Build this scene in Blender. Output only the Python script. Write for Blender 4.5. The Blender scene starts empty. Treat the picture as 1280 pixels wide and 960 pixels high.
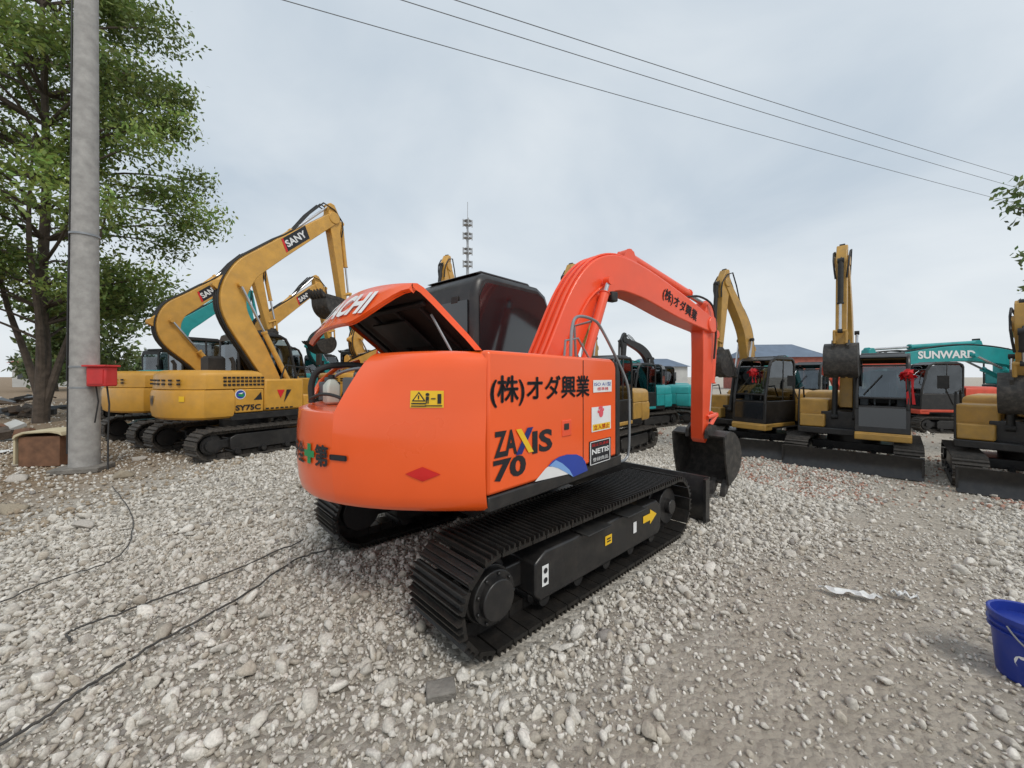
import bpy, bmesh, math, random
import numpy as np
from mathutils import Vector, Matrix
R=math.radians
random.seed(7); rng=np.random.default_rng(7)
scene=bpy.context.scene; col=scene.collection
F=485.0; HY=470.0; CH=1.57
def gz(x,y):
    t=min(max((.8*x+.6*y-4.2)/5.2,0),1); return -.5*t*t*(3-2*t)
def px(x,y,Y): return Vector(((x-640)/F*Y,Y,CH-(y-HY)/F*Y))
# ------------------------------------------------------------------ materials
def mat(name,c,rough=.5,metal=0,var=.12,scale=5,bump=0,bscale=60,coat=0,dirt=0,dirtc=(.22,.19,.155),spec=.5):
    m=bpy.data.materials.new(name); m.use_nodes=True; nt=m.node_tree; N=nt.nodes; L=nt.links
    b=N['Principled BSDF']; tc=N.new('ShaderNodeTexCoord')
    n1=N.new('ShaderNodeTexNoise'); n1.inputs['Scale'].default_value=scale; n1.inputs['Detail'].default_value=5
    L.new(tc.outputs['Object'],n1.inputs['Vector'])
    mr=N.new('ShaderNodeMapRange'); mr.inputs[1].default_value=.3; mr.inputs[2].default_value=.7
    mr.inputs[3].default_value=1-var; mr.inputs[4].default_value=1+var; L.new(n1.outputs['Fac'],mr.inputs[0])
    mx=N.new('ShaderNodeMix'); mx.data_type='RGBA'; mx.blend_type='MULTIPLY'; mx.inputs[0].default_value=1
    mx.inputs[6].default_value=(*c,1); L.new(mr.outputs[0],mx.inputs[7]); out=mx.outputs[2]
    if dirt>0:
        n2=N.new('ShaderNodeTexNoise'); n2.inputs['Scale'].default_value=scale*1.7; n2.inputs['Detail'].default_value=9; n2.inputs['Roughness'].default_value=.68
        L.new(tc.outputs['Object'],n2.inputs['Vector'])
        m2=N.new('ShaderNodeMapRange'); m2.inputs[1].default_value=.45; m2.inputs[2].default_value=.75; m2.inputs[3].default_value=dirt*.15; m2.inputs[4].default_value=dirt
        L.new(n2.outputs['Fac'],m2.inputs[0])
        x2=N.new('ShaderNodeMix'); x2.data_type='RGBA'; L.new(m2.outputs[0],x2.inputs[0]); L.new(out,x2.inputs[6]); x2.inputs[7].default_value=(*dirtc,1); out=x2.outputs[2]
    L.new(out,b.inputs['Base Color'])
    r2=N.new('ShaderNodeMapRange'); r2.inputs[3].default_value=max(rough-.08,.02); r2.inputs[4].default_value=min(rough+.12,1); L.new(n1.outputs['Fac'],r2.inputs[0]); L.new(r2.outputs[0],b.inputs['Roughness'])
    b.inputs['Metallic'].default_value=metal; b.inputs['Coat Weight'].default_value=coat; b.inputs['Coat Roughness'].default_value=.10
    b.inputs['Specular IOR Level'].default_value=spec
    if bump>0:
        n3=N.new('ShaderNodeTexNoise'); n3.inputs['Scale'].default_value=bscale; n3.inputs['Detail'].default_value=6; L.new(tc.outputs['Object'],n3.inputs['Vector'])
        bp=N.new('ShaderNodeBump'); bp.inputs['Strength'].default_value=bump; bp.inputs['Distance'].default_value=.02; L.new(n3.outputs['Fac'],bp.inputs['Height']); L.new(bp.outputs[0],b.inputs['Normal'])
    return m
def attrmat(name,rough=.85,trans=0,bump=0,bscale=60):
    m=bpy.data.materials.new(name); m.use_nodes=True; nt=m.node_tree; N=nt.nodes; L=nt.links; b=N['Principled BSDF']
    a=N.new('ShaderNodeAttribute'); a.attribute_name='Col'; tc=N.new('ShaderNodeTexCoord')
    n=N.new('ShaderNodeTexNoise'); n.inputs['Scale'].default_value=bscale; n.inputs['Detail'].default_value=5; L.new(tc.outputs['Object'],n.inputs['Vector'])
    mr=N.new('ShaderNodeMapRange'); mr.inputs[1].default_value=.3; mr.inputs[2].default_value=.7; mr.inputs[3].default_value=.78; mr.inputs[4].default_value=1.15; L.new(n.outputs['Fac'],mr.inputs[0])
    mx=N.new('ShaderNodeMix'); mx.data_type='RGBA'; mx.blend_type='MULTIPLY'; mx.inputs[0].default_value=1; L.new(a.outputs['Color'],mx.inputs[6]); L.new(mr.outputs[0],mx.inputs[7])
    L.new(mx.outputs[2],b.inputs['Base Color']); b.inputs['Roughness'].default_value=rough
    if bump:
        bp=N.new('ShaderNodeBump'); bp.inputs['Strength'].default_value=bump; bp.inputs['Distance'].default_value=.01; L.new(n.outputs['Fac'],bp.inputs['Height']); L.new(bp.outputs[0],b.inputs['Normal'])
    if trans>0:
        t=N.new('ShaderNodeBsdfTranslucent'); L.new(mx.outputs[2],t.inputs['Color']); s=N.new('ShaderNodeMixShader'); s.inputs[0].default_value=trans
        L.new(b.outputs[0],s.inputs[1]); L.new(t.outputs[0],s.inputs[2]); L.new(s.outputs[0],N['Material Output'].inputs['Surface'])
    return m
def glassmat(name,tint):
    m=bpy.data.materials.new(name); m.use_nodes=True; nt=m.node_tree; N=nt.nodes; L=nt.links
    t=N.new('ShaderNodeBsdfTransparent'); t.inputs[0].default_value=(*tint,1); g=N.new('ShaderNodeBsdfGlossy'); g.inputs['Roughness'].default_value=.03; g.inputs[0].default_value=(.9,.95,1,1)
    f=N.new('ShaderNodeFresnel'); f.inputs[0].default_value=1.7; tc=N.new('ShaderNodeTexCoord'); n=N.new('ShaderNodeTexNoise'); n.inputs['Scale'].default_value=3; L.new(tc.outputs['Object'],n.inputs['Vector'])
    a=N.new('ShaderNodeMath'); a.operation='MULTIPLY_ADD'; L.new(n.outputs['Fac'],a.inputs[0]); a.inputs[1].default_value=.08; L.new(f.outputs[0],a.inputs[2])
    s=N.new('ShaderNodeMixShader'); L.new(a.outputs[0],s.inputs[0]); L.new(t.outputs[0],s.inputs[1]); L.new(g.outputs[0],s.inputs[2]); L.new(s.outputs[0],N['Material Output'].inputs['Surface']); return m
ORANGE=mat('orange_paint',(.92,.112,.014),.28,var=.05,scale=1.5,coat=.45,bump=.035,bscale=7)
BOOMOR=mat('boom_orange_paint',(.87,.092,.028),.36,var=.08,scale=2,coat=.3,dirt=.05)
RED=mat('red_paint',(.62,.02,.015),.45)
BLACKP=mat('black_paint',(.014,.014,.015),.32,var=.2,dirt=.12,bump=.05,bscale=20)
BLACKM=mat('matt_black',(.012,.012,.012),.6,var=.2,dirt=.12)
TRACK=mat('track_steel',(.018,.017,.016),.42,metal=.3,var=.3,scale=9,dirt=.28,dirtc=(.09,.07,.055),bump=.15,bscale=70)
TRACKD=mat('dusty_track_steel',(.05,.045,.04),.7,metal=.2,var=.3,scale=9,dirt=.5,dirtc=(.17,.14,.11),bump=.15)
DARK=mat('dark_interior',(.010,.009,.009),.7)
LINING=mat('hood_lining',(.030,.020,.016),.75,var=.3,dirt=.2,dirtc=(.07,.04,.03))
GLASS=mat('tinted_glass',(.012,.014,.017),.05,var=.05,spec=.7,coat=.4)
CLEAR=glassmat('clear_glass',(.50,.55,.55))
CHROME=mat('chrome',(.55,.55,.56),.2,metal=1)
STEEL=mat('grey_steel',(.30,.31,.32),.4,metal=.6,var=.15)
YEL=mat('yellow_paint',(.62,.31,.035),.42,var=.1,coat=.1,dirt=.22,dirtc=(.33,.22,.10))
YELB=mat('yellow_boom_paint',(.64,.34,.06),.45,var=.12,coat=.1,dirt=.25,dirtc=(.36,.24,.12))
OCH=mat('ochre_paint',(.50,.28,.055),.45,var=.14,coat=.1,dirt=.4,dirtc=(.26,.18,.10))
TEAL=mat('teal_paint',(.012,.29,.29),.42,var=.12,coat=.1,dirt=.2,dirtc=(.10,.25,.24))
WHITE=mat('white_paint',(.78,.78,.77),.5,var=.05)
INK=mat('black_ink',(.012,.012,.016),.45)
YSTK=mat('yellow_sticker',(.85,.52,.02),.45,var=.04)
RSTK=mat('red_sticker',(.66,.015,.02),.4,var=.04)
PSTK=mat('pink_sticker',(.75,.10,.13),.4,var=.04)
BSTK=mat('blue_sticker',(.025,.06,.36),.4,var=.04)
NAVY=mat('navy_sticker',(.012,.025,.17),.4,var=.04)
LBSTK=mat('pale_blue_sticker',(.20,.38,.72),.4,var=.04)
GRN=mat('green_sticker',(.01,.26,.08),.4,var=.04)
RDIA=mat('dark_red_sticker',(.62,.012,.010),.4,var=.04)
ENG=mat('engine_metal',(.12,.085,.06),.6,metal=.5,var=.35,scale=14,dirt=.4,dirtc=(.05,.04,.03))
GREYB=mat('grey_plastic',(.10,.11,.12),.5)
JUG=mat('translucent_plastic',(.50,.52,.46),.4,var=.1)
CONC=mat('concrete',(.37,.355,.335),.9,var=.2,scale=7,bump=.4,bscale=60,dirt=.35,dirtc=(.22,.21,.20))
REDBOX=mat('red_box',(.60,.03,.03),.5,dirt=.1)
WOOD=mat('brown_wood',(.18,.09,.05),.7,var=.3,scale=8)
CREAM=mat('cream_board',(.55,.48,.32),.7,var=.12)
RUBBER=mat('black_rubber',(.02,.02,.02),.6)
CABLE=mat('dusty_cable',(.045,.042,.04),.7,var=.3,scale=10,dirt=.5,dirtc=(.16,.15,.13))
BLUE=mat('blue_plastic',(.008,.035,.30),.4,var=.1,dirt=.15)
PAPER=mat('white_film',(.72,.72,.70),.5)
BRICK=mat('brick_wall',(.36,.12,.09),.9,var=.2,scale=2)
ROOFB=mat('blue_grey_roof',(.13,.17,.23),.7,var=.15,scale=1)
PALEW=mat('pale_wall',(.5,.5,.48),.9,var=.1,scale=1)
BARK=mat('bark',(.085,.065,.05),.95,var=.35,scale=6,bump=.8,bscale=25)
SLAB=mat('grey_slab',(.19,.175,.155),.9,var=.25,scale=12,bump=.5)
TOWERM=mat('tower_steel',(.38,.39,.40),.6,metal=.2)
WIREM=mat('grey_wire',(.16,.17,.18),.6)
WORN=mat('worn_black_paint',(.03,.029,.028),.5,metal=.3,scale=7,dirt=.65,dirtc=(.16,.14,.12),bump=.15,bscale=30)
ROR=mat('red_orange_paint',(.6,.07,.03),.45)
LEAF=attrmat('leaf',.5,.42)
STONE=attrmat('stone',.92,0,.3,90)
# ------------------------------------------------------------------ mesh builder
class MB:
    def __init__(s,M=None): s.v=[]; s.f=[]; s.M=M or Matrix()
    def add(s,vs,fs):
        o=len(s.v); s.v+=[tuple(s.M@Vector(v)) for v in vs]; s.f+=[tuple(i+o for i in f) for f in fs]
    def box(s,c,d,rot=None):
        x,y,z=[a/2 for a in d]; vs=[Vector((i,j,k)) for i in(-x,x) for j in(-y,y) for k in(-z,z)]
        if rot: vs=[rot@v for v in vs]
        s.add([v+Vector(c) for v in vs],[(0,1,3,2),(4,6,7,5),(0,4,5,1),(2,3,7,6),(0,2,6,4),(1,5,7,3)])
    def prism(s,poly,y0,y1):
        n=len(poly); s.add([(a,y0,b) for a,b in poly]+[(a,y1,b) for a,b in poly],
          [tuple(range(n)),tuple(range(2*n-1,n-1,-1))]+[(i,i+n,(i+1)%n+n,(i+1)%n) for i in range(n)])
    def loft(s,plan,levels):
        n=len(plan); A=sum(plan[i][0]*plan[(i+1)%n][1]-plan[(i+1)%n][0]*plan[i][1] for i in range(n))
        if A<0: plan=plan[::-1]
        nr=[]
        for i in range(n):
            a=Vector(plan[i-1]); b=Vector(plan[i]); c=Vector(plan[(i+1)%n]); e=(b-a).normalized(); f=(c-b).normalized()
            n1=Vector((-e.y,e.x)); n2=Vector((-f.y,f.x)); k=max(1+n1.dot(n2),.4); nr.append((n1+n2)/k)
        vs=[]
        for z,ins in levels: vs+=[(plan[i][0]+nr[i].x*ins,plan[i][1]+nr[i].y*ins,z) for i in range(n)]
        m=len(levels); fs=[tuple(range(n-1,-1,-1)),tuple(range((m-1)*n,m*n))]
        for k in range(m-1): fs+=[(k*n+i,k*n+(i+1)%n,(k+1)*n+(i+1)%n,(k+1)*n+i) for i in range(n)]
        s.add(vs,fs)
    def tube(s,pts,r,n=8,cap=True):
        pts=[Vector(p) for p in pts]; m=len(pts); rs=r if isinstance(r,(list,tuple)) else [r]*m
        vs=[]; up=None
        for i,p in enumerate(pts):
            d=(pts[min(i+1,m-1)]-pts[max(i-1,0)]).normalized()
            if up is None: up=d.orthogonal().normalized()
            up=(up-d*up.dot(d)); up=up.normalized() if up.length>1e-6 else d.orthogonal().normalized()
            w=d.cross(up)
            vs+=[p+(up*math.cos(2*math.pi*k/n)+w*math.sin(2*math.pi*k/n))*rs[i] for k in range(n)]
        fs=[]
        for i in range(m-1): fs+=[(i*n+k,i*n+(k+1)%n,(i+1)*n+(k+1)%n,(i+1)*n+k) for k in range(n)]
        if cap: fs+=[tuple(range(n-1,-1,-1)),tuple(range((m-1)*n,m*n))]
        s.add(vs,fs)
    def lathe(s,prof,c=(0,0,0),n=24,axis='z'):
        vs=[]
        for r,z in prof:
            for k in range(n):
                a=2*math.pi*k/n; p=(r*math.cos(a),r*math.sin(a),z)
                if axis=='y': p=(p[0],p[2],p[1])
                vs.append((c[0]+p[0],c[1]+p[1],c[2]+p[2]))
        m=len(prof); fs=[]
        for i in range(m-1): fs+=[(i*n+k,i*n+(k+1)%n,(i+1)*n+(k+1)%n,(i+1)*n+k) for k in range(n)]
        if prof[0][0]>1e-5: fs.append(tuple(range(n-1,-1,-1)))
        if prof[-1][0]>1e-5: fs.append(tuple(range((m-1)*n,m*n)))
        s.add(vs,fs)
    def build(s,name,m,parent=None,bevel=0,label=None,ang=35,recalc=True):
        me=bpy.data.meshes.new(name); me.from_pydata(s.v,[],s.f)
        if recalc:
            bm=bmesh.new(); bm.from_mesh(me); bmesh.ops.recalc_face_normals(bm,faces=bm.faces); bm.to_mesh(me); bm.free()
        me.materials.append(m); me.polygons.foreach_set('use_smooth',[True]*len(me.polygons)); me.set_sharp_from_angle(angle=R(ang))
        o=bpy.data.objects.new(name,me); col.objects.link(o)
        if parent: o.parent=parent
        if label: o['label']=label
        if bevel:
            b=o.modifiers.new('b','BEVEL'); b.width=bevel; b.segments=2; b.limit_method='ANGLE'; b.angle_limit=R(40)
        return o
def tag(o,label,cat,group=None,kind=None):
    o['label']=label; o['category']=cat
    if group:o['group']=group
    if kind:o['kind']=kind
    return o
def thing(name,label,cat,loc=(0,0,0),rz=0,group=None):
    o=bpy.data.objects.new(name,None); col.objects.link(o); o.location=loc; o.rotation_euler=(0,0,rz); o.empty_display_size=.2
    return tag(o,label,cat,group)
def numesh(name,V,Fs,k,mtl,cols=None,parent=None,smooth=False):
    me=bpy.data.meshes.new(name); nv=len(V); nf=len(Fs)
    me.vertices.add(nv); me.vertices.foreach_set('co',V.astype(np.float32).ravel())
    me.loops.add(nf*k); me.loops.foreach_set('vertex_index',Fs.astype(np.int32).ravel())
    me.polygons.add(nf); me.polygons.foreach_set('loop_start',np.arange(nf,dtype=np.int32)*k)
    if smooth: me.polygons.foreach_set('use_smooth',np.ones(nf,dtype=bool))
    me.update(calc_edges=True)
    if cols is not None:
        a=me.attributes.new('Col','FLOAT_COLOR','POINT'); c4=np.ones((nv,4),np.float32); c4[:,:3]=cols; a.data.foreach_set('color',c4.ravel())
    me.materials.append(mtl); o=bpy.data.objects.new(name,me); col.objects.link(o)
    if parent:o.parent=parent
    return o
def text(body,fn,w,h,m,parent,bold=.02,name='lettering',thick=0):
    """thick>0: heavier strokes for dense characters, by repeating the outline a few mm to each side"""
    cu=bpy.data.curves.new('t','FONT'); cu.body=body; cu.size=1; cu.offset=bold; cu.resolution_u=3
    o=bpy.data.objects.new('t',cu); col.objects.link(o); bpy.context.view_layer.update()
    me=bpy.data.meshes.new_from_object(o.evaluated_get(bpy.context.evaluated_depsgraph_get()))
    bpy.data.objects.remove(o); bpy.data.curves.remove(cu)
    P=[(v.co.x,v.co.y) for v in me.vertices]; FS=[tuple(p.vertices) for p in me.polygons]; bpy.data.meshes.remove(me)
    x0,x1=min(p[0] for p in P),max(p[0] for p in P); y0,y1=min(p[1] for p in P),max(p[1] for p in P)
    U=[((a-x0)/(x1-x0)*w-w/2,(b-y0)/(y1-y0)*h-h/2) for a,b in P]
    offs=[(0,0)] if not thick else [(0,0),(thick,0),(-thick,0),(0,thick*.7),(0,-thick*.7)]
    mb=MB()
    for du,dv in offs: mb.add([fn(a+du,b+dv) for a,b in U],FS)
    return mb.build(name,m,parent,recalc=False)
def patch(fn,poly,m,parent,name='sticker',nsub=6):
    mb=MB(); a,b,c,d=[Vector(p) for p in poly]; vs=[];fs=[]
    for i in range(nsub+1):
        for j in range(nsub+1):
            s,t=i/nsub,j/nsub; p=a*(1-s)*(1-t)+b*s*(1-t)+c*s*t+d*(1-s)*t; vs.append(fn(p.x,p.y))
    for i in range(nsub):
        for j in range(nsub):
            k=i*(nsub+1)+j; fs.append((k,k+nsub+1,k+nsub+2,k+1))
    mb.add(vs,fs); return mb.build(name,m,parent,recalc=False)
def rect(u0,u1,v0,v1): return [(u0,v0),(u1,v0),(u1,v1),(u0,v1)]
def blob(fn,pts,m,parent,name='sticker'):
    mb=MB(); mb.add([fn(*p) for p in pts],[tuple(range(len(pts)))]); return mb.build(name,m,parent,recalc=False)
def circ(u,v,r,n=20): return [(u+r*math.cos(2*math.pi*i/n),v+r*math.sin(2*math.pi*i/n)) for i in range(n)]
def spline(P,n):
    P=[np.array(p,float) for p in P]; Q=[2*P[0]-P[1]]+P+[2*P[-1]-P[-2]]; out=[]
    for i in range(len(P)-1):
        a,b,c,d=Q[i:i+4]
        for k in range(n):
            t=k/n; out.append(.5*((2*b)+(-a+c)*t+(2*a-5*b+4*c-d)*t*t+(-a+3*b-3*c+d)*t**3))
    out.append(P[-1]); return out
def Rz(a): return Matrix.Rotation(a,4,'Z')
# ------------------------------------------------------------------ excavator pieces
def tracks(root,M,a=1.13,r=.25,gauge=.93,w=.5,tm=TRACK,fm=BLACKP,detail=True,pitch=.135):
    zc=r+.05
    def pt(s):
        P=4*a+2*math.pi*r; s%=P
        if s<2*a:return (-a+s,zc+r),(1,0)
        s-=2*a
        if s<math.pi*r: th=s/r; return (a+r*math.sin(th),zc+r*math.cos(th)),(math.cos(th),-math.sin(th))
        s-=math.pi*r
        if s<2*a:return (a-s,zc-r),(-1,0)
        s-=2*a; th=s/r; return (-a-r*math.sin(th),zc-r*math.cos(th)),(-math.cos(th),math.sin(th))
    P=4*a+2*math.pi*r; n=round(P/pitch); p=P/n
    for sd in(-1,1):
        mb=MB(M); y=sd*gauge
        for i in range(n):
            (cx,cz),(tx,tz)=pt((i+.5)*p); nx,nz=-tz,tx
            def q(l,h): return (cx+tx*l+nx*h, cz+tz*l+nz*h)
            h=p*.47
            prof=[q(-h,0),q(h,0),q(h,.022),q(h*.8,.022),q(h*.72,.05),q(h*.58,.05),q(h*.5,.022),q(h*.05,.022),q(0,.05),q(-h*.14,.05),q(-h*.2,.022),q(-h*.62,.022),q(-h*.7,.05),q(-h*.84,.05),q(-h*.92,.022),q(-h,.022)] if detail else [q(-h,0),q(h,0),q(h,.022),q(h*.2,.022),q(0,.055),q(-h*.2,.022),q(-h,.022)]
            mb.prism(prof,y-w/2,y+w/2)
            mb.prism([q(-h,-.07),q(h,-.07),q(h,-.001),q(-h,-.001)],y-.09,y+.09)
        tr=mb.build('crawler_track',tm,root,ang=25)
        fb=MB(M); f0=a-.3; yo=w/2-.03
        poly=[(-f0+.05,.15),(f0-.05,.15),(f0,.2),(f0,.40),(f0-.08,.455),(-f0+.10,.455),(-f0,.40),(-f0,.2)]
        fb.prism(poly,y-yo,y+yo) if detail else fb.prism(poly,y-.17,y+.17)
        fb.box((0,y,.3),(2*a-.2,.2,.16))
        fr=fb.build('track_frame',fm,root,bevel=.012)
        for nm,xx in(('sprocket',-a),('idler',a)):
            k=MB(M); o=sd
            k.lathe([(r-.04,-.06),(r-.04,.06)],(xx,y,zc),28,'y')
            k.lathe([(.17,y-.15),(.17,y+.15)],(xx,0,zc),24,'y')
            if nm=='sprocket':
                k.lathe([(.155,min(y,y+o*(w/2-.06))),(.155,max(y,y+o*(w/2-.06)))],(xx,0,zc),28,'y'); k.lathe([(.115,min(y,y+o*(w/2-.02))),(.115,max(y,y+o*(w/2-.02)))],(xx,0,zc),28,'y')
                if detail:
                    for j in range(9): aa=j*math.pi*2/9; k.lathe([(.012,y+o*(w/2-.06)),(.012,y+o*(w/2-.045))],(xx+.135*math.cos(aa),0,zc+.135*math.sin(aa)),6,'y')
            else: k.lathe([(.07,y-.2),(.07,y+.2)],(xx,0,zc),20,'y')
            k.build(nm,fm,fr,bevel=.006 if detail else 0)
        nr=5 if detail else 4
        for i in range(nr):
            k=MB(M); xx=-a+.42+i*(2*a-.84)/(nr-1); k.lathe([(.05,y-.2),(.05,y-.14),(.075,y-.12),(.075,y+.12),(.05,y+.14),(.05,y+.2)],(xx,0,.135),16,'y'); k.build('roller',fm,fr)
    cb=MB(M); cb.box((0,0,.40),(.95,2*gauge-.4,.2)); cb.lathe([(.5,.48),(.5,.66)],(0,0,0),32); cb.build('undercarriage_frame',fm,root,bevel=.02)
def blade(root,M,x=1.75,hw=1.15,m=BLACKP,h=.44,z0=.02):
    b=MB(M); b.prism([(x-.02,z0),(x+.05,z0),(x+.0,z0+.1),(x-.03,z0+.2),(x-.01,z0+.32),(x+.05,z0+h),(x+.02,z0+h),(x-.06,z0+.33),(x-.08,z0+.2),(x-.06,z0+.1)],-hw,hw)
    for s in(-1,1): b.box((x-.03,s*(hw-.01),z0+h/2),(.10,.03,h-.02))
    o=b.build('dozer_blade',m,root)
    for s in(-1,1):
        k=MB(M); k.tube([(.45,s*.38,.32),(x-.3,s*.45,.2),(x-.06,s*.5,.2)],.05,8); k.build('blade_arm',m,o)
def beam(mb,pts,y0,y1,n=8):
    C=spline(pts,n); top=[];bot=[]
    for i,c in enumerate(C):
        d=C[min(i+1,len(C)-1)][:2]-C[max(i-1,0)][:2]; d/=np.linalg.norm(d); nn=np.array((-d[1],d[0]))
        top.append(tuple(c[:2]+nn*c[2]/2)); bot.append(tuple(c[:2]-nn*c[2]/2))
    N=len(C); vs=[(a,y0,b) for a,b in top]+[(a,y0,b) for a,b in bot]+[(a,y1,b) for a,b in top]+[(a,y1,b) for a,b in bot]; fs=[]
    for i in range(N-1):
        fs+=[(i,i+1,N+i+1,N+i),(2*N+i,3*N+i,3*N+i+1,2*N+i+1),(i,2*N+i,2*N+i+1,i+1),(N+i,N+i+1,3*N+i+1,3*N+i)]
    fs+=[(0,N,3*N,2*N),(N-1,3*N-1,4*N-1,2*N-1)]
    mb.add(vs,fs); return C
def cylinder(root,M,p,q,ys,r,frac,bm,label=None):
    p=Vector((p[0],ys,p[1]));q=Vector((q[0],ys,q[1])); m=p.lerp(q,frac)
    b=MB(M); b.tube([p,p.lerp(q,.02),m],r,12); b.tube([m,m.lerp(q,.04)],r*1.2,12); b.tube([p+Vector((0,-r*1.1,0)),p+Vector((0,r*1.1,0))],r*1.1,12)
    o=b.build('hydraulic_cylinder',bm,root)
    k=MB(M); k.tube([m,q],r*.5,10); k.build('piston_rod',CHROME,o)
    k=MB(M); k.tube([q+Vector((0,-r*.8,0)),q+Vector((0,r*.8,0))],r*.9,12); k.build('rod_eye',bm,o)
def bucket(root,M,P,ang,w,m,s=1.0,yc=0):
    c,sn=math.cos(R(ang)),math.sin(R(ang))
    def T(p): x,z=p[0]*s,p[1]*s; return (P[0]+c*x-sn*z,P[1]+sn*x+c*z)
    out=[(-.06,.05),(.12,.10),(.30,.04),(.44,-.12),(.49,-.32),(.42,-.50),(.28,-.62),(.06,-.70)]
    inn=[(-.04,.02),(.12,.06),(.28,.01),(.405,-.14),(.45,-.32),(.385,-.48),(.26,-.59),(.05,-.665)]
    b=MB(M); y0,y1=yc-w/2,yc+w/2
    O=[T(p) for p in spline([(a,b_,0) for a,b_ in out],3)];I=[T(p) for p in spline([(a,b_,0) for a,b_ in inn],3)]
    b.prism(O+I[::-1],y0+.02,y1-.02)
    side=O+[T((.02,-.55)),T((-.03,-.3))]
    b.prism(side,y0,y0+.022); b.prism(side,y1-.022,y1)
    for s_ in(y0-.008,y1-.012): b.prism([T((.10,-.71)),T((.02,-.68)),T((-.05,-.3)),T((-.07,.04)),T((.0,.05)),T((.03,-.3)),T((.1,-.6))],s_,s_+.02)
    for yy in(yc-.13,yc+.13): b.prism([T((-.1,.0)),T((-.07,.12)),T((.05,.2)),(T((.2,.16))),T((.25,.03))],yy-.02,yy+.02)
    for f_ in(.2,.5,.8):
        yy=y0+w*f_; b.prism([T((.435,-.10)),T((.50,-.32)),T((.435,-.505)),T((.29,-.63)),T((.28,-.60)),T((.42,-.48)),T((.47,-.32)),T((.42,-.12))],yy-.02,yy+.02)
    o=b.build('bucket',m,root)
    for i in range(5):
        yy=y0+.06+i*(w-.12)/4; k=MB(M)
        k.prism([T((.13,-.71)),T((.10,-.63)),T((.02,-.69)),T((-.05,-.86)),T((.04,-.82))],yy-.035,yy+.035); k.build('bucket_tooth',m,o,bevel=.005)
    return o
def frontwork(root,M,P):
    """boom, arm, bucket and rams; M maps (t,lateral,z) into the thing"""
    w=P.get('bw',.26); bm=P['boom_mat']; B=P['boom']; yc=P.get('byc',0)
    mb=MB(M); C=beam(mb,B,yc-w/2,yc+w/2)
    mb.tube([(B[-1][0],yc-w/2-.02,B[-1][1]),(B[-1][0],yc+w/2+.02,B[-1][1])],B[-1][2]*.55,16)
    boom=mb.build('boom',bm,root,bevel=.012)
    T=Vector(P['boom'][-1][:2]); W=Vector(P['wrist']); L=(W-T).length; d=(W-T)/L; nn=Vector((-d.y,d.x))*P.get('flip',1)
    def A(a,b): v=T+d*a+nn*b; return (v.x,v.y)
    ab=MB(M); aw=w*P.get('armw',.8); r=P.get('ext',.38)
    ab.prism([A(-r,-.02),A(-r+.03,.08),A(-.05,.20),A(.12,.22),A(.35,.15),A(L-.1,.07),A(L+.04,.055),A(L+.08,0),A(L+.03,-.055),A(L-.1,-.07),A(.4,-.12),A(.1,-.15),A(-.1,-.12),A(-r+.02,-.07)],yc-aw/2,yc+aw/2)
    arm=ab.build('arm',P.get('arm_mat',bm),root,bevel=.012)
    rm=P.get('ram_mat',bm)
    fx,fz=P.get('ramfoot',(B[0][0]+.38,B[0][1]-.2)); e=C[int(len(C)*P.get('ramend',.55))]
    for s in(-1,1): cylinder(root,M,(fx,fz),(e[0],e[1]-.05),yc+s*(w/2+.07),P.get('ramr',.055),P.get('ramfrac',.58),rm)
    i0=int(len(C)*P.get('armram',.5)); c0=C[i0]; dd=C[i0+1][:2]-C[i0-1][:2]; dd/=np.linalg.norm(dd); up=np.array((-dd[1],dd[0]))
    s0=c0[:2]+up*(c0[2]/2+.09)
    cylinder(root,M,tuple(s0),A(-r+.03,.02),yc,.06,P.get('armfrac',.6),rm)
    for s in(-.07,.05):
        lg=MB(M); a0=c0[:2]-dd*.12+up*(c0[2]/2-.02); a1=c0[:2]+dd*.16+up*(c0[2]/2-.02); lg.prism([tuple(a0),tuple(a1),tuple(s0+dd*.05+up*.05),tuple(s0-dd*.05+up*.05)],yc+s-.0,yc+s+.02); lg.build('ram_bracket',bm,boom)
    q=A(L-.30,.24); cylinder(root,M,A(.08,.30),q,yc,.052,.6,rm)
    lk=MB(M)
    c2,s2=math.cos(R(P['bang'])),math.sin(R(P['bang'])); bs=P.get('bs',1)
    ear=(W.x+c2*.13*bs-s2*.17*bs,W.y+s2*.13*bs+c2*.17*bs)
    for s in(-1,1):
        for p_,q_ in((A(L-.26,0),q),(q,ear)):
            lk.tube([(p_[0],yc+s*.1,p_[1]),(q_[0],yc+s*.1,q_[1])],.028,8)
    lk.tube([(q[0],yc-.12,q[1]),(q[0],yc+.12,q[1])],.03,8)
    lk.build('bucket_link',P.get('arm_mat',bm),arm)
    bucket(root,M,tuple(W),P['bang'],P.get('bkw',.62),P.get('bucket_mat',WORN),bs,yc)
    for s in(-.06,.0,.06):
        hz=MB(M); pts=[]
        for i in range(P.get('hose_from',2),len(C)-3,2):
            dd=C[i+1][:2]-C[i-1][:2]; dd/=np.linalg.norm(dd); g_=P.get('hose_gap',.03); pts.append((C[i][0]-dd[1]*(C[i][2]/2+g_),yc+s*1.4,C[i][1]+dd[0]*(C[i][2]/2+g_)))
        if P.get('armhose',True):
            v=Vector(pts[-1]); pts+= [(T.x+(v.x-T.x)*.3,yc+s*2.4,T.y+.28),(A(.05,.24)[0],yc+s*2.2,A(.05,.24)[1]),(A(.45,.19)[0],yc+s*1.6,A(.45,.19)[1])]
        if len(pts)>2: hz.tube([tuple(p) for p in spline(pts,2)],P.get('hose_r',.018),6); hz.build('hydraulic_hose',P.get('hose_mat',RUBBER),boom)
    return boom,C
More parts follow.
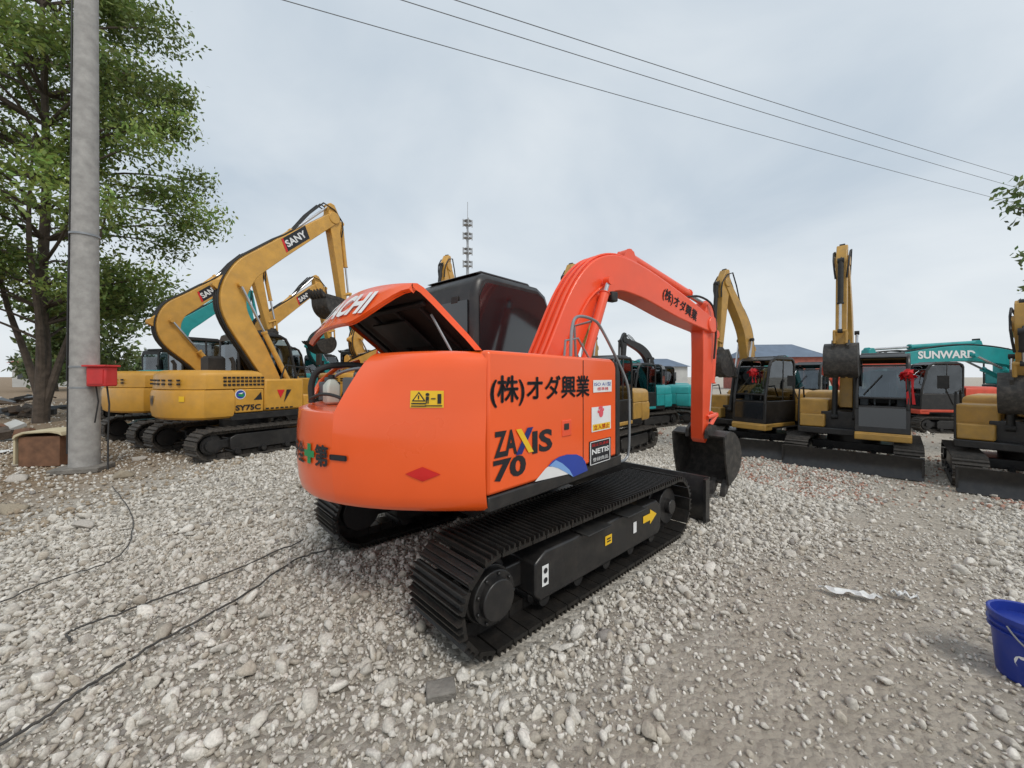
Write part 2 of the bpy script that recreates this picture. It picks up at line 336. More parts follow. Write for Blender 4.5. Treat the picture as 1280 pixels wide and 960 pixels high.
def cab(root,M,x0=-.12,x1=1.2,y0=.1,y1=.98,zb=.84,zt=2.56,frame=BLACKP,roof=None,hollow=False):
    body=[(x0,zb),(x0-.02,zt-.22),(x0+.03,zt-.06),(x0+.14,zt),(x1-.42,zt),(x1-.26,zt-.08),(x1-.17,zt-.25),(x1,zb+.75),(x1+.03,zb)]
    b=MB(M)
    if hollow:
        b.prism([(x0,zb),(x0-.01,zb+.58),(x1+.0,zb+.58),(x1+.03,zb)],y0,y1)
        b.prism([(x0-.015,zt-.2),(x0+.03,zt-.06),(x0+.14,zt),(x1-.42,zt),(x1-.27,zt-.075),(x1-.30,zt-.11),(x1-.44,zt-.06),(x0+.14,zt-.06),(x0+.05,zt-.12)],y0,y1)
        for yy in(y0+.035,y1-.035):
            b.tube([(x0+.03,yy,zb+.5),(x0+.02,yy,zt-.22),(x0+.06,yy,zt-.09),(x0+.15,yy,zt-.035),(x1-.42,yy,zt-.035),(x1-.28,yy,zt-.10),(x1-.19,yy,zt-.26),(x1-.03,yy,zb+.75),(x1-.01,yy,zb+.5)],.04,6)
            b.tube([(x0+.55,yy,zb+.5),(x0+.52,yy,zt-.04)],.03,6)
        b.tube([(x1-.19,y0,zt-.26),(x1-.19,y1,zt-.26)],.025,6); b.tube([(x1-.03,y0,zb+.75),(x1-.03,y1,zb+.75)],.028,6)
    else: b.prism(body,y0,y1)
    c=b.build('cab',frame,root,bevel=.02 if hollow else .06)
    G=CLEAR if hollow else GLASS
    side=[(x0+.06,zb+.58),(x0+.05,zt-.25),(x0+.13,zt-.10),(x1-.43,zt-.09),(x1-.31,zt-.14),(x1-.22,zt-.28),(x1-.06,zb+.76),(x1-.05,zb+.60)]
    for yy,s in((y0,-1),(y1,1)):
        g=MB(M); yq=yy-s*.03 if hollow else yy; g.prism(side,yq+s*.001,yq+s*.007); g.build('window',G,c)
    if not hollow:
        low=[(x0+.62,zb+.12),(x0+.62,zb+.55),(x1-.09,zb+.55),(x1-.07,zb+.12)]
        g=MB(M); g.prism(low,y1+.001,y1+.007); g.build('window',G,c)
    def fquad(p,q,nm,mt,mg=.07,dep=.007):
        p,q=Vector(p),Vector(q); d=(q-p).normalized(); n_=Vector((-d.y,d.x))
        if n_.x<0 and nm!='rear': n_=-n_
        if nm=='rear' and n_.x>0: n_=-n_
        o_=-.03 if hollow and nm!='low' else .001
        P4=[p+n_*o_,q+n_*o_,q+n_*(dep+o_),p+n_*(dep+o_)]; g=MB(M); g.prism([tuple(v) for v in P4],y0+mg,y1-mg); return g.build('window',mt,c)
    a=Vector((x1-.17,zt-.25)); b2=Vector((x1,zb+.75)); c3=Vector((x1+.03,zb))
    fquad(a.lerp(b2,.03),a.lerp(b2,.97),'front',G,.06)
    if not hollow: fquad(b2.lerp(c3,.06),b2.lerp(c3,.75),'low',GLASS)
    else: fquad((x1+.0,zb+.54),(x1+.022,zb+.12),'low',GLASS)
    fquad((x0-.0145,zb+.75),(x0-.0195,zt-.28),'rear',G,.08,.012)
    r=MB(M); r.prism([(x0+.08,zt+.001),(x0+.16,zt+.035),(x1-.5,zt+.035),(x1-.44,zt+.001)],y0+.08,y1-.08); r.build('cab_roof',roof or frame,c,bevel=.02)
    h=MB(M); h.tube([(x1-.02,y1-.06,zb+.9),(x1+.05,y1-.05,zb+.95),(x1-.02,y1-.05,zb+1.35),(x1-.10,y1-.06,zb+1.38)],.014,8); h.build('grab_handle',BLACKM,c)
    wp=MB(M); p1=a.lerp(b2,.9);p2=a.lerp(b2,.3); wp.tube([(p1.x+.02,y0+.15,p1.y),(p2.x+.03,y0+.45,p2.y)],.01,6); wp.build('wiper',BLACKM,c)
    if hollow:
        st=MB(M); st.box((x0+.5,(y0+y1)/2,zb+.66),(.46,.46,.14)); st.prism([(x0+.22,zb+.7),(x0+.36,zb+.7),(x0+.28,zb+1.35),(x0+.16,zb+1.35)],(y0+y1)/2-.22,(y0+y1)/2+.22); st.build('seat',BLACKM,c,bevel=.03)
        st=MB(M); st.box((x0+.78,y0+.14,zb+.75),(.3,.14,.36)); st.box((x0+.78,y1-.14,zb+.75),(.3,.14,.36)); st.tube([(x1-.3,(y0+y1)/2-.12,zb+.58),(x1-.36,(y0+y1)/2-.12,zb+1.1)],.02,6); st.tube([(x1-.3,(y0+y1)/2+.12,zb+.58),(x1-.36,(y0+y1)/2+.12,zb+1.1)],.02,6); st.build('control_levers',GREYB,c,bevel=.01)
    return c
def upper(root,M,P):
    m=P['mat']; arc=[]
    for i in range(17):
        y=1-2*i/16; arc.append((-1.2-.36*(1-y*y)**.75,y))
    b=MB(M); b.loft(arc+[(-.7,-1),(-.7,1)],[(.76,.07),(.80,.02),(.9,0),(1.24,0),(1.30,.02),(1.32,.05)]); cw=b.build('counterweight',m,root)
    arc2=[(x+.03,y*.985) for x,y in arc]
    b=MB(M); b.loft(arc2+[(-.16,-.985),(-.16,.985)],[(1.325,0),(1.56,.01),(1.62,.03),(1.66,.08),(1.68,.16)]); hd=b.build('engine_hood',m,root)
    for yy in(-.91,.91):
        b=MB(M); b.box((-.43,yy,1.08),(.525,.17,.46)); b.build('side_panel',m,root,bevel=.02)
    b=MB(M); b.box((.27,-.70,1.18),(.84,.58,.66)); b.build('fuel_tank_cover',m,root,bevel=.04)
    b=MB(M); b.box((.82,-.70,1.0),(.24,.5,.3)); b.build('tool_box',m,root,bevel=.03)
    b=MB(M); b.box((.12,0,.77),(1.75,1.94,.15)); b.box((0.1,-.1,1.0),(1.2,.9,.45)); b.build('revolving_frame',BLACKP,root,bevel=.02)
    b=MB(M); b.box((.58,.55,.79),(1.34,.90,.10)); b.box((1.12,.55,.74),(.30,.90,.14)); b.build('cab_base',m,root,bevel=.02)
    v=MB(M)
    for i in range(10):
        for j in range(3): v.box((-.86+i*.075,-.985-.003,1.40+j*.07),(.05,.02,.035))
    for i in range(7):
        for j in range(2): v.box((-1.2-.33*(1-(.6-i*.2)**2)**.75-.002,.6-i*.2,1.42+j*.07),(.02,.11,.03))
    v.build('vent_grille',DARK,hd)
    cab(root,M,frame=P.get('cab_mat',BLACKP),roof=P.get('roof_mat'),hollow=True)
    h=MB(M); h.tube([(.95,-.95,.85),(.95,-.95,1.45),(.85,-.95,1.75),(.3,-.95,1.8),(.2,-.95,1.5)],.018,8); h.build('handrail',P.get('rail_mat',BLACKM),root)
    mr=MB(M); mr.tube([(.9,-.98,1.5),(.98,-1.08,1.85)],.012,6); mr.box((.98,-1.1,1.95),(.05,.16,.26)); mr.build('mirror',BLACKM,root,bevel=.015)
    ex=MB(M); ex.tube([(-.45,-.4,1.66),(-.45,-.4,1.85),(-.5,-.4,1.95)],.04,10); ex.build('exhaust_pipe',BLACKM,root)
    return cw,hd
UPBACK=dict(boom=[(.5,1.35,.3),(.1,2.1,.42),(-.36,3.0,.48),(-.2,3.72,.48),(.35,4.3,.42),(1.98,5.72,.28)],wrist=(2.32,3.5),bang=-105)
MIDBACK=dict(boom=[(.5,1.35,.3),(.1,1.95,.40),(-.45,2.55,.46),(-.42,3.1,.46),(.05,3.55,.40),(1.45,4.75,.26)],wrist=(1.9,2.9),bang=-80)
FRONT=dict(boom=[(.35,1.3,.26),(.24,2.2,.33),(.30,3.0,.38),(.52,3.6,.36),(1.3,4.65,.22)],wrist=(1.55,2.72),bang=-35,ram_mat=BLACKM,bkw=.58,bw=.24,armram=.45)
LOW=dict(boom=[(.4,1.3,.3),(.75,2.0,.4),(1.25,2.5,.44),(1.9,2.55,.4),(3.3,2.1,.26)],wrist=(2.9,.75),bang=-20)
EXG='excavators parked around the gravel yard'
def excavator(label,x,y,head,pose,m,boom_m=None,up_dev=0,s=1,with_blade=True,**kw):
    root=thing('excavator',label,'excavator',(x,y,gz(x,y)),R(head),EXG); root.scale=(s,s,s)
    M=Matrix(); tracks(root,M,w=.45,gauge=.95,tm=TRACKD,detail=False,pitch=.15,fm=kw.get('frame_mat',BLACKP))
    if with_blade: blade(root,M)
    U=Rz(R(up_dev)); P=dict(mat=m,boom_mat=boom_m or m,byc=-.1); P.update(pose); P.update(kw)
    cw,hd=upper(root,U,P); boom,C=frontwork(root,U,P)
    return root,U,P,cw,hd,boom,C
def boomtext(boom,U,P,body,t0,z0,ang,w,h,m,side=-1,bg=None,bold=.03):
    bw=P.get('bw',.26)/2; yc=P.get('byc',0); ca,sa=math.cos(R(ang)),math.sin(R(ang))
    def fn(off): return lambda u,v: U@Vector((t0-side*(u*ca)-v*sa*(1 if side<0 else -1), yc+side*(bw+off), z0+u*sa+v*ca))
    if bg: patch(fn(.003),[(-w*.62-h*.3,-h*.9),(w*.62-h*.3,-h*.9),(w*.62+h*.3,h*.9),(-w*.62+h*.3,h*.9)],bg,boom,'sticker',2)
    if bg: patch(fn(.0045),[(-w*.62-h*.3,-h*.9),(-w*.62+h*.05,-h*.9),(-w*.62+h*.65,h*.9),(-w*.62+h*.3,h*.9)],RSTK,boom,'sticker',1)
    if body: text(body,fn(.006),w,h,m,boom,bold)
# ------------------------------------------------------------------ main orange excavator
HB=R(48); S=Vector((-.06,3.87,0)); ub=Vector((math.cos(HB),math.sin(HB),0)); rb=Vector((math.sin(HB),-math.cos(HB),0))
main=thing('excavator','orange crawler excavator in the foreground with its engine hood propped open','excavator',S,HB,EXG)
HW=1.045
TM=Rz(R(43)-HB)@Matrix.Translation((-.02,-.05,0))
tracks(main,TM,a=1.13,r=.25,gauge=.93,w=.52,pitch=.125)
blade(main,TM,x=1.76,hw=1.23,h=.47)
def xr(y):
    y=max(-HW,min(HW,y)); return -1.29-.575*max(0,1-(y/HW)**2)**1.06
def rn(y):
    e=.01; a=Vector((xr(y-e),y-e,0)); b=Vector((xr(y+e),y+e,0)); d=(b-a).normalized(); n=Vector((-d.y,d.x,0)); return n if n.x<0 else -n
LV=[(.775,.075),(.79,.04),(.82,.015),(.88,.0),(1.0,-.012),(1.2,-.012),(1.345,0),(1.60,.004),(1.66,.014),(1.695,.034),(1.713,.06),(1.72,.095)]
def ins_at(y,z):
    base=float(np.interp(z,[a for a,_ in LV],[b for _,b in LV]))
    t=max(0,min(1,(z-1.345)/.375)); w=max(0,min(1,(y+HW-.12)/(HW-.42))); return base+.20*(t**1.25)*w*w*(3-2*w)
def surf(y,z,off=0): return Vector((xr(y),y,z))+rn(y)*(off-ins_at(y,z))
def sideL(X,Y):
    s=(X-640)/F; C=S+rb*HW; x=(s*C.y-C.x)/(ub.x-s*ub.y); d=C.y+ub.y*x; return x,CH-(Y-HY)/F*d
def rearL(X,Y):
    s=(X-640)/F; prev=None; y=-1.03
    while y<1:
        p=S-rb*y+ub*xr(y); f=p.x/p.y-s
        if prev is not None and prev*f<=0: break
        prev=f; y+=.005
    p=S-rb*y+ub*xr(y); return y,CH-(Y-HY)/F*p.y
def side(off=.004): return lambda x,z: Vector((x,-HW-off,z))
def rear(off=.006): return lambda y,z: surf(y,z,off)
def grid(mb,rows):
    n=len(rows[0]); vs=[p for r in rows for p in r]; fs=[]
    for i in range(len(rows)-1): fs+=[(i*n+j,i*n+j+1,(i+1)*n+j+1,(i+1)*n+j) for j in range(n-1)]
    mb.add(vs,fs)
def ybound(z): return -.28-.10*max(0,min(1,(z-1.345)/.375))
def ysR(yb): return [yb+(-HW-yb)*math.sin(i/18*math.pi/2) for i in range(19)]
def ysL(yb): return [HW*math.cos(i/22*math.pi/2)+yb*(1-math.cos(i/22*math.pi/2)) for i in range(23)]
mb=MB()
zl=[.775,.79,.82,.88,1.0,1.2,1.345]; zu=[1.40,1.46,1.53,1.60,1.66,1.695,1.713,1.72]
rR=[[tuple(surf(y,z)) for y in ysR(ybound(z))] for z in zl+zu]
rL=[[tuple(surf(y,z)) for y in ysL(-.28)] for z in zl]+[[tuple(surf(y,1.345,-i)+Vector((0,0,dz))) for y in ysL(-.28)] for i,dz in((.02,.007),(.05,.009))]
grid(mb,rR); grid(mb,rL)
mb.add(rR[-1]+[(-1.285,-HW+.06,1.72),(-1.285,-.40,1.72)],[tuple(range(len(rR[-1])+2))])
wall=[rR[i][0] for i in range(6,len(rR))]; mb.add(wall+[(-1.285,-.38,1.72),(-1.285,-.28,1.345)],[tuple(range(len(wall)+2))])
shelf=rL[-1]; n=len(shelf); mb.add(shelf+[(-.95,p[1],1.354) for p in shelf],[(i,i+1,n+i+1,n+i) for i in range(n-1)])
bt=rL[0]+rR[0][1:]; n=len(bt); mb.add(bt+[(-.9,p[1],.775) for p in bt],[(i,i+1,n+i+1,n+i) for i in range(n-1)])
cw=mb.build('counterweight',ORANGE,main,ang=55)
sp=MB(); sp.prism([(-1.28,.875),(.29,.875),(.29,1.64),(.26,1.69),(.2,1.715),(-1.28,1.72)],-HW,-.72)
panel=sp.build('side_panel',ORANGE,main,bevel=.022)
sp=MB(); sp.prism([(-1.28,.875),(-.66,.875),(-.66,1.72),(-1.28,1.72)],-.7195,-.38); sp.build('bay_side_cover',ORANGE,main,bevel=.01)
sk=MB(); sk.prism([(-1.27,.775),(.40,.775),(.40,.87),(-1.27,.87)],-HW+.004,-.6); sk.prism([(.293,.872),(.37,.872),(.37,1.60),(.33,1.68),(.27,1.70),(.293,1.64)],-HW+.003,-.74)
sk.build('black_trim',BLACKP,main,bevel=.012)
fr=MB(); fr.box((-.25,0,.82),(1.5,1.9,.16)); fr.box((.55,.5,.80),(1.0,.98,.12)); fr.lathe([(.52,.6),(.52,.76)],(0,0,0),32); fr.box((.1,-.35,1.15),(.9,.7,.55)); fr.build('revolving_frame',BLACKM,main,bevel=.01)
b=MB(); b.box((-.62,.965,1.30),(.75,.05,.84)); b.build('side_panel',ORANGE,main,bevel=.02,label='left orange side panel')
b=MB(); b.box((-.62,.29,1.5),(.04,1.30,.40)); b.box((-.94,.30,1.1),(.6,1.30,.46)); b.build('engine_bay',DARK,main)
b=MB(); b.box((-.49,.13,1.70),(.27,1.68,.045)); b.build('deck_cover',ORANGE,main,bevel=.015)
b=MB(); b.box((-.255,-HW-.001,1.29),(.006,.004,.80)); b.build('panel_seam',DARK,panel)
lx,lz=sideL(708,535); b=MB(); b.box((lx,-HW-.003,lz),(.115,.008,.115)); lt=b.build('latch',BOOMOR,panel,bevel=.004)
b=MB(); b.box((lx-.01,-HW-.009,lz+.012),(.06,.006,.045)); b.build('latch_handle',BLACKM,lt,bevel=.004)
def T2(body,X0,X1,Yc,h,m=INK,bold=.03,thick=0):
    a,_=sideL(X0,Yc);b_,_=sideL(X1,Yc); xc=(a+b_)/2; _,z=sideL((X0+X1)/2,Yc); f=side()
    text(body,lambda u,v:f(xc+u,z+v),abs(b_-a),h,m,panel,bold,thick=thick)
T2('(株)オダ興業',613,736,487,.185,bold=0,thick=.0055)
T2('ZA',617,646,554,.155,bold=.035); T2('IS',665,690,551,.15,bold=.035)
xa,z_=sideL(644,553); xb,_=sideL(666,551); f=side(.0055)
patch(f,[(xa,z_-.08),(xa+.06,z_-.08),(xb,z_+.08),(xb-.06,z_+.08)],NAVY,panel,'lettering',1)
f=side(.0075); patch(f,[(xa+.0,z_+.08),(xa+.05,z_+.08),(xb,z_-.08),(xb-.05,z_-.08)],YSTK,panel,'lettering',1)
T2('70',616,657,585,.13,bold=.04)
q=lambda X,Y:sideL(X,Y)
f=side(.004)
blob(f,[q(668,602),q(681,586),q(697,573),q(706,582),q(712,592)],WHITE,panel)
blob(side(.005),[q(684,583),q(690,576),q(698,571),q(708,568),q(720,568),q(727,571),q(731,577),q(734,588),q(716,596),q(708,588),q(698,583)],BSTK,panel)
blob(side(.006),[q(686,582),q(694,575),q(702,579),q(711,587),q(716,596),q(708,591),q(697,585)],LBSTK,panel)
def box_sticker(X0,X1,Y0,Y1,m,off=.004):
    a=q(X0,(Y0+Y1)/2);b_=q(X1,(Y0+Y1)/2); z0=q((X0+X1)/2,Y1)[1]; z1=q((X0+X1)/2,Y0)[1]
    patch(side(off),rect(a[0],b_[0],z0,z1),m,panel,'sticker',1); return (a[0]+b_[0])/2,(z0+z1)/2,b_[0]-a[0],z1-z0
cx,cz,w_,h_=box_sticker(741,764,475,490,WHITE)
text('ISO A1型',lambda u,v:side(.006)(cx+u,cz+.018+v),w_*.9,h_*.32,BSTK,panel,0); text('標準機',lambda u,v:side(.006)(cx+u,cz-.022+v),w_*.6,h_*.28,RSTK,panel,0)
cx,cz,w_,h_=box_sticker(739,763,508,538,WHITE)
patch(side(.005),rect(cx-w_*.45,cx+w_*.45,cz-h_*.46,cz-h_*.2),YSTK,panel,'sticker',1)
blob(side(.006),circ(cx-.01,cz+.045,.035),PSTK,panel)
for k,(dx,dz) in enumerate([(-.045,.04),(-.03,.085),(-.008,.095),(.014,.088),(.035,.06)]): blob(side(.0065),circ(cx-.01+dx,cz+.035+dz*.6,.013,10),PSTK,panel)
text('立入禁止',lambda u,v:side(.0065)(cx+u,cz-h_*.33+v),w_*.8,h_*.2,RSTK,panel,0,thick=.001)
cx,cz,w_,h_=box_sticker(736,763,549,579,INK)
for e0,e1,f0,f1 in((-.46,.46,.44,.47),(-.46,.46,-.47,-.44),(-.46,-.43,-.47,.47),(.43,.46,-.47,.47)): patch(side(.005),rect(cx+w_*e0,cx+w_*e1,cz+h_*f0,cz+h_*f1),WHITE,panel,'sticker',1)
text('NETIS',lambda u,v:side(.006)(cx+u,cz+.01+v),w_*.78,h_*.22,WHITE,panel,.03); text('登録商品',lambda u,v:side(.006)(cx+u,cz-h_*.28+v),w_*.7,h_*.16,WHITE,panel,0)
text('国土交通省',lambda u,v:side(.006)(cx+u,cz+h_*.32+v),w_*.76,h_*.12,RSTK,panel,0)
# rear stickers
y1,z1=rearL(524,499); y2,z2=rearL(543,499)
fr_=rear(.004); fr2=rear(.008)
for yc,zc,hw in((y1,z1,.040),(y2,z2,.044)):
    patch(fr_,rect(yc-hw,yc+hw,zc-.048,zc+.048),YSTK,cw,'sticker',6)
fr3=rear(.010)
blob(fr2,[(y1+.032,z1-.012),(y1-.032,z1-.012),(y1,z1+.043)],INK,cw); blob(fr3,[(y1+.022,z1-.006),(y1-.022,z1-.006),(y1,z1+.032)],YSTK,cw); patch(rear(.012),rect(y1-.003,y1+.003,z1+.0,z1+.022),INK,cw); patch(fr2,rect(y1-.034,y1+.034,z1-.028,z1-.021),INK,cw); patch(fr2,rect(y1-.034,y1+.034,z1-.042,z1-.036),INK,cw)
blob(fr2,circ(y2+.026,z2+.027,.009,10),INK,cw); patch(fr2,rect(y2+.019,y2+.033,z2-.005,z2+.015),INK,cw); patch(fr2,rect(y2+.020,y2+.025,z2-.025,z2-.004),INK,cw); patch(fr2,rect(y2+.028,y2+.033,z2-.025,z2-.004),INK,cw); patch(fr2,rect(y2-.034,y2-.018,z2-.025,z2+.03),INK,cw); patch(fr2,rect(y2-.010,y2+.010,z2-.0,z2+.006),INK,cw); patch(fr2,rect(y2-.038,y2+.038,z2-.04,z2-.034),INK,cw)
yd,zd=rearL(530,592); patch(rear(.005),[(yd-.078,zd),(yd,zd-.042),(yd+.078,zd),(yd,zd+.042)],RDIA,cw,'sticker',8)
yt,zt=rearL(405,569)
for k,(ch,dy,mm) in enumerate((('第',0,INK),('一',-.135,INK),('全',.26,INK),('安',.39,INK))):
    h=.13 if ch!='一' else .026
    text(ch,lambda u,v,dy=dy:fr2(yt+dy-u,zt+v),.115,h,mm,cw,0,thick=.0055)
for wd,hh in((.042,.125),(.125,.042)): patch(rear(.008 if wd<hh else .0095),rect(yt+.13-wd/2,yt+.13+wd/2,zt-hh/2,zt+hh/2),GRN,cw)
# markings on the track frame
yo=-(.93+.26-.03)-.004
tf=lambda u,v: TM@Vector((u,yo,v))
trf=[o for o in main.children if o.name.startswith('track_frame')][0]
blob(tf,[(.50,.31),(.62,.31),(.62,.275),(.74,.34),(.62,.405),(.62,.37),(.50,.37)],YSTK,trf)
patch(tf,rect(-.07,.02,.29,.36),YSTK,trf,'sticker',1); patch(tf,rect(-.77,-.71,.24,.37),WHITE,trf,'sticker',1); patch(tf,rect(.34,.39,.27,.36),WHITE,trf,'sticker',1)
tf2=lambda u,v: TM@Vector((u,yo-.003,v))
blob(tf2,circ(-.74,.335,.018,12),INK,trf);blob(tf2,circ(-.74,.275,.018,12),INK,trf); patch(tf2,rect(-.05,.0,.31,.32),INK,trf); patch(tf2,rect(-.05,.0,.33,.34),INK,trf)
for xx in(-.22,.3):
    stp=MB(TM); stp.box((xx,-(.93+.22),.465),(.3,.16,.012)); stp.build('step_plate',BLACKM,trf,bevel=.006)
# engine bay contents
b=MB(); b.box((-1.13,.0,1.48),(.34,.42,.25)); b.box((-1.1,-.02,1.63),(.26,.3,.05)); b.lathe([(.05,1.6),(.05,1.69)],(-1.12,.12,0),12); b.tube([(-1.3,-.1,1.45),(-1.38,-.1,1.5),(-1.36,.1,1.52),(-1.2,.15,1.56)],.018,8)
for i in range(5): b.box((-1.305,-.18+i*.08,1.47),(.02,.05,.16))
b.build('engine',ENG,main,bevel=.012)
b=MB(); b.box((-1.46,.08,1.46),(.20,.22,.20)); b.lathe([(.02,1.56),(.02,1.60)],(-1.48,.13,0),10); b.lathe([(.02,1.56),(.02,1.60)],(-1.48,.03,0),10); b.build('battery',GREYB,main,bevel=.015)
b=MB(); b.box((-1.42,-.14,1.49),(.16,.14,.26)); b.box((-1.42,-.14,1.635),(.18,.16,.03)); b.build('relay_box',BLACKM,main,bevel=.012)
b=MB(); b.loft([(-1.62,.29),(-1.52,.29),(-1.52,.385),(-1.62,.385)],[(1.36,.01),(1.38,0),(1.50,0),(1.535,.02),(1.55,.035)]); jug=b.build('coolant_bottle',JUG,main,bevel=.015)
b=MB(); b.lathe([(.022,1.55),(.022,1.58)],(-1.57,.34,0),14); b.build('cap',BLACKM,jug)
b=MB(); b.tube(spline([(-1.62,.58,1.36),(-1.62,.58,1.52),(-1.56,.54,1.63),(-1.35,.45,1.66),(-1.05,.3,1.6)],5),.024,10); b.build('hose',RUBBER,main)
b=MB(); b.tube(spline([(-1.3,.75,1.36),(-1.25,.72,1.5),(-1.1,.6,1.58),(-.9,.5,1.55)],5),.022,8); b.build('hose',RUBBER,main)
b=MB(); b.tube(spline([(-1.60,-.10,1.37),(-1.66,.05,1.43),(-1.69,.22,1.44),(-1.66,.5,1.40)],5),.012,8); b.build('hose',RUBBER,main)
b=MB(); b.tube(spline([(-1.52,-.18,1.38),(-1.56,-.10,1.58),(-1.40,.02,1.67),(-1.2,.2,1.63)],5),.014,8); b.build('hose',ENG,main)
b=MB(); b.tube(spline([(-1.55,.48,1.36),(-1.50,.46,1.56),(-1.40,.25,1.63),(-1.28,.1,1.60)],5),.013,8); b.build('hose',STEEL,main)
b=MB(); b.lathe([(.0,.3),(.1,.3),(.1,.75),(.0,.75)],(-.85,0,1.56),20,'y'); b.build('air_cleaner',BLACKM,main)
b=MB(); b.tube([(-1.55,.80,1.35),(-1.44,.86,1.52),(-1.28,.92,1.64),(-1.05,.955,1.71)],.022,8); b.build('bay_edge',ORANGE,main)
b=MB(); b.box((-1.05,.62,1.47),(.3,.3,.22)); b.build('radiator',STEEL,main,bevel=.01)
b=MB(); b.box((-1.40,.78,1.44),(.14,.12,.16)); b.lathe([(.04,1.52),(.04,1.56)],(-1.40,.78,0),12); b.build('fuel_filter',GREYB,main,bevel=.01)
b=MB(); b.box((-1.22,.36,1.49),(.22,.26,.26)); b.lathe([(.05,1.62),(.05,1.66)],(-1.22,.36,0),12); b.build('air_box',BLACKM,main,bevel=.02)
# engine hood, hinged and lifted
TH=R(36); hx,hz=-.64,1.735
Hm=Matrix.Translation((hx,0,hz))@Matrix.Rotation(TH,4,'Y')@Matrix.Translation((-hx,0,-hz))
hy=[.99-1.37*i/24 for i in range(25)]
def xl(y): return -1.53+.20*(y-.15)**2
def tpr(y):
    t=max(0,min(1,(y+.38)/.40)); return .14+.86*t*t*(3-2*t)
def hprof(y,ins=0):
    e=xl(y); k=tpr(y); zt=1.70; L_=.365*k
    return [(hx,1.735-ins),(hx-.25,1.747-ins),(e+.20,1.747-ins),(e+.08,1.742-ins),(e+.025+ins*.3,1.727-ins),(e-.003+ins*.7,zt-ins*.6),(e-.004*k+ins,zt-L_*.33-ins*.2*k),(e-.008*k+ins,zt-L_*.66-ins*.1*k),(e-.012*k+ins,zt-L_)]
mb=MB(Hm); cols=[[ (p[0],y,p[1]) for p in hprof(y)] for y in hy]; grid(mb,cols)
for y in(hy[0],hy[-1]):
    A=hprof(y);B=[(a+(.045 if i>4 else 0),b_-(.05 if i<6 else 0)) for i,(a,b_) in enumerate(A)]; vs=[(p[0],y,p[1]) for p in A]+[(p[0],y,p[1]) for p in B]; k=len(A); mb.add(vs,[(i,i+1,k+i+1,k+i) for i in range(k-1)])
A=[(hprof(y)[-1][0],y,hprof(y)[-1][1]) for y in hy];B=[(p[0]+.035,p[1],p[2]+.004) for p in A]; n=len(A); mb.add(A+B,[(i,i+1,n+i+1,n+i) for i in range(n-1)])
hood=mb.build('engine_hood',ORANGE,main,ang=50,label='raised orange engine hood')
mb=MB(Hm); hy2=[.98-1.35*i/24 for i in range(25)]; grid(mb,[[(p[0],y,p[1]) for p in hprof(y,.022)] for y in hy2]); mb.build('hood_lining',LINING,hood)
for yy in(-.22,.1,.45,.8):
    mb=MB(Hm); mb.box((-1.0,yy,1.695),(.6,.035,.03)); mb.build('hood_rib',DARK,hood,bevel=.008)
for xx in(-.75,-1.30):
    mb=MB(Hm); mb.box((xx,.30,1.692),(.04,1.24,.034)); mb.build('hood_rib',DARK,hood,bevel=.008)
mb=MB(Hm); mb.box((-1.05,.27,1.66),(.3,.5,.02)); mb.build('insulation_pad',BLACKM,hood)
def lipfn(yc):
    def f(u,v):
        y=yc-u; e=xl(y); t=.5-v/.365; return Hm@Vector((e-.003-.009*t-.012,y,1.70-.365*t))
    return f
text('HITACHI',lipfn(.42),1.04,.22,WHITE,hood,.04)
mb=MB(); a_=Hm@Vector((-1.2,-.30,1.68)); mb.tube([(-1.0,-.42,1.70),a_],.010,6); mb.build('prop_rod',STEEL,main)
# cab
cb=cab(main,Matrix(),x0=-.34,x1=1.04,y0=.08,y1=1.06,zb=.86,zt=2.58)
b=MB(); b.box((-.366,.35,2.32),(.02,.10,.07)); b.build('cab_lamp',BLACKM,cb,bevel=.006)
# boom
BO=S+rb*.5+ub*.1; BH=math.atan2(.598,.80); loc=Matrix.Rotation(-HB,4,'Z')@Matrix.Translation(-S)
BM=loc@Matrix.Translation((BO.x,BO.y,0))@Rz(BH)
PM=dict(boom_mat=BOOMOR,bw=.25,boom=[(-.35,1.15,.32),(-.02,1.72,.36),(.34,2.35,.375),(.70,2.61,.37),(1.2,2.60,.345),(2.0,2.42,.31),(2.76,2.25,.20)],wrist=(2.66,.76),bang=4,bkw=.70,ramfoot=(.02,1.2),ramend=.44,ramr=.045,bs=.86,hose_mat=BOOMOR,ext=.32,flip=1,ramfrac=.9,armram=.62,armfrac=.74,armhose=False,hose_r=.013,hose_gap=.016,armw=.70)
boom,BC=frontwork(main,BM,PM)
bang=math.atan2(2.36-2.54,2.33-1.7)
def bf(off): return lambda u,v:BM@Vector((1.98+u*math.cos(bang)-v*math.sin(bang),-.125-off,2.42+u*math.sin(bang)+v*math.cos(bang)))
text('(株)オダ興業',bf(.005),.78,.16,INK,boom,0,thick=.004)
for s in(-1,1):
    b=MB(BM); b.tube([tuple(p) for p in spline([(2.2,s*.06,2.56),(2.5,s*.09,2.60),(2.76,s*.13,2.50),(2.84,s*.135,2.2),(2.82,s*.12,1.8)],4)],.014,6); b.build('hydraulic_hose',RUBBER,boom)
b=MB(BM); b.tube([tuple(p) for p in spline([(-.22,-.14,1.35),(.06,-.14,1.86),(.34,-.14,2.30),(.66,-.14,2.52)],4)],.012,6); b.build('boom_pipe',BOOMOR,boom)
b=MB(BM); b.box((.62,-.19,2.35),(.09,.08,.10)); b.build('work_lamp',BLACKM,boom,bevel=.015)
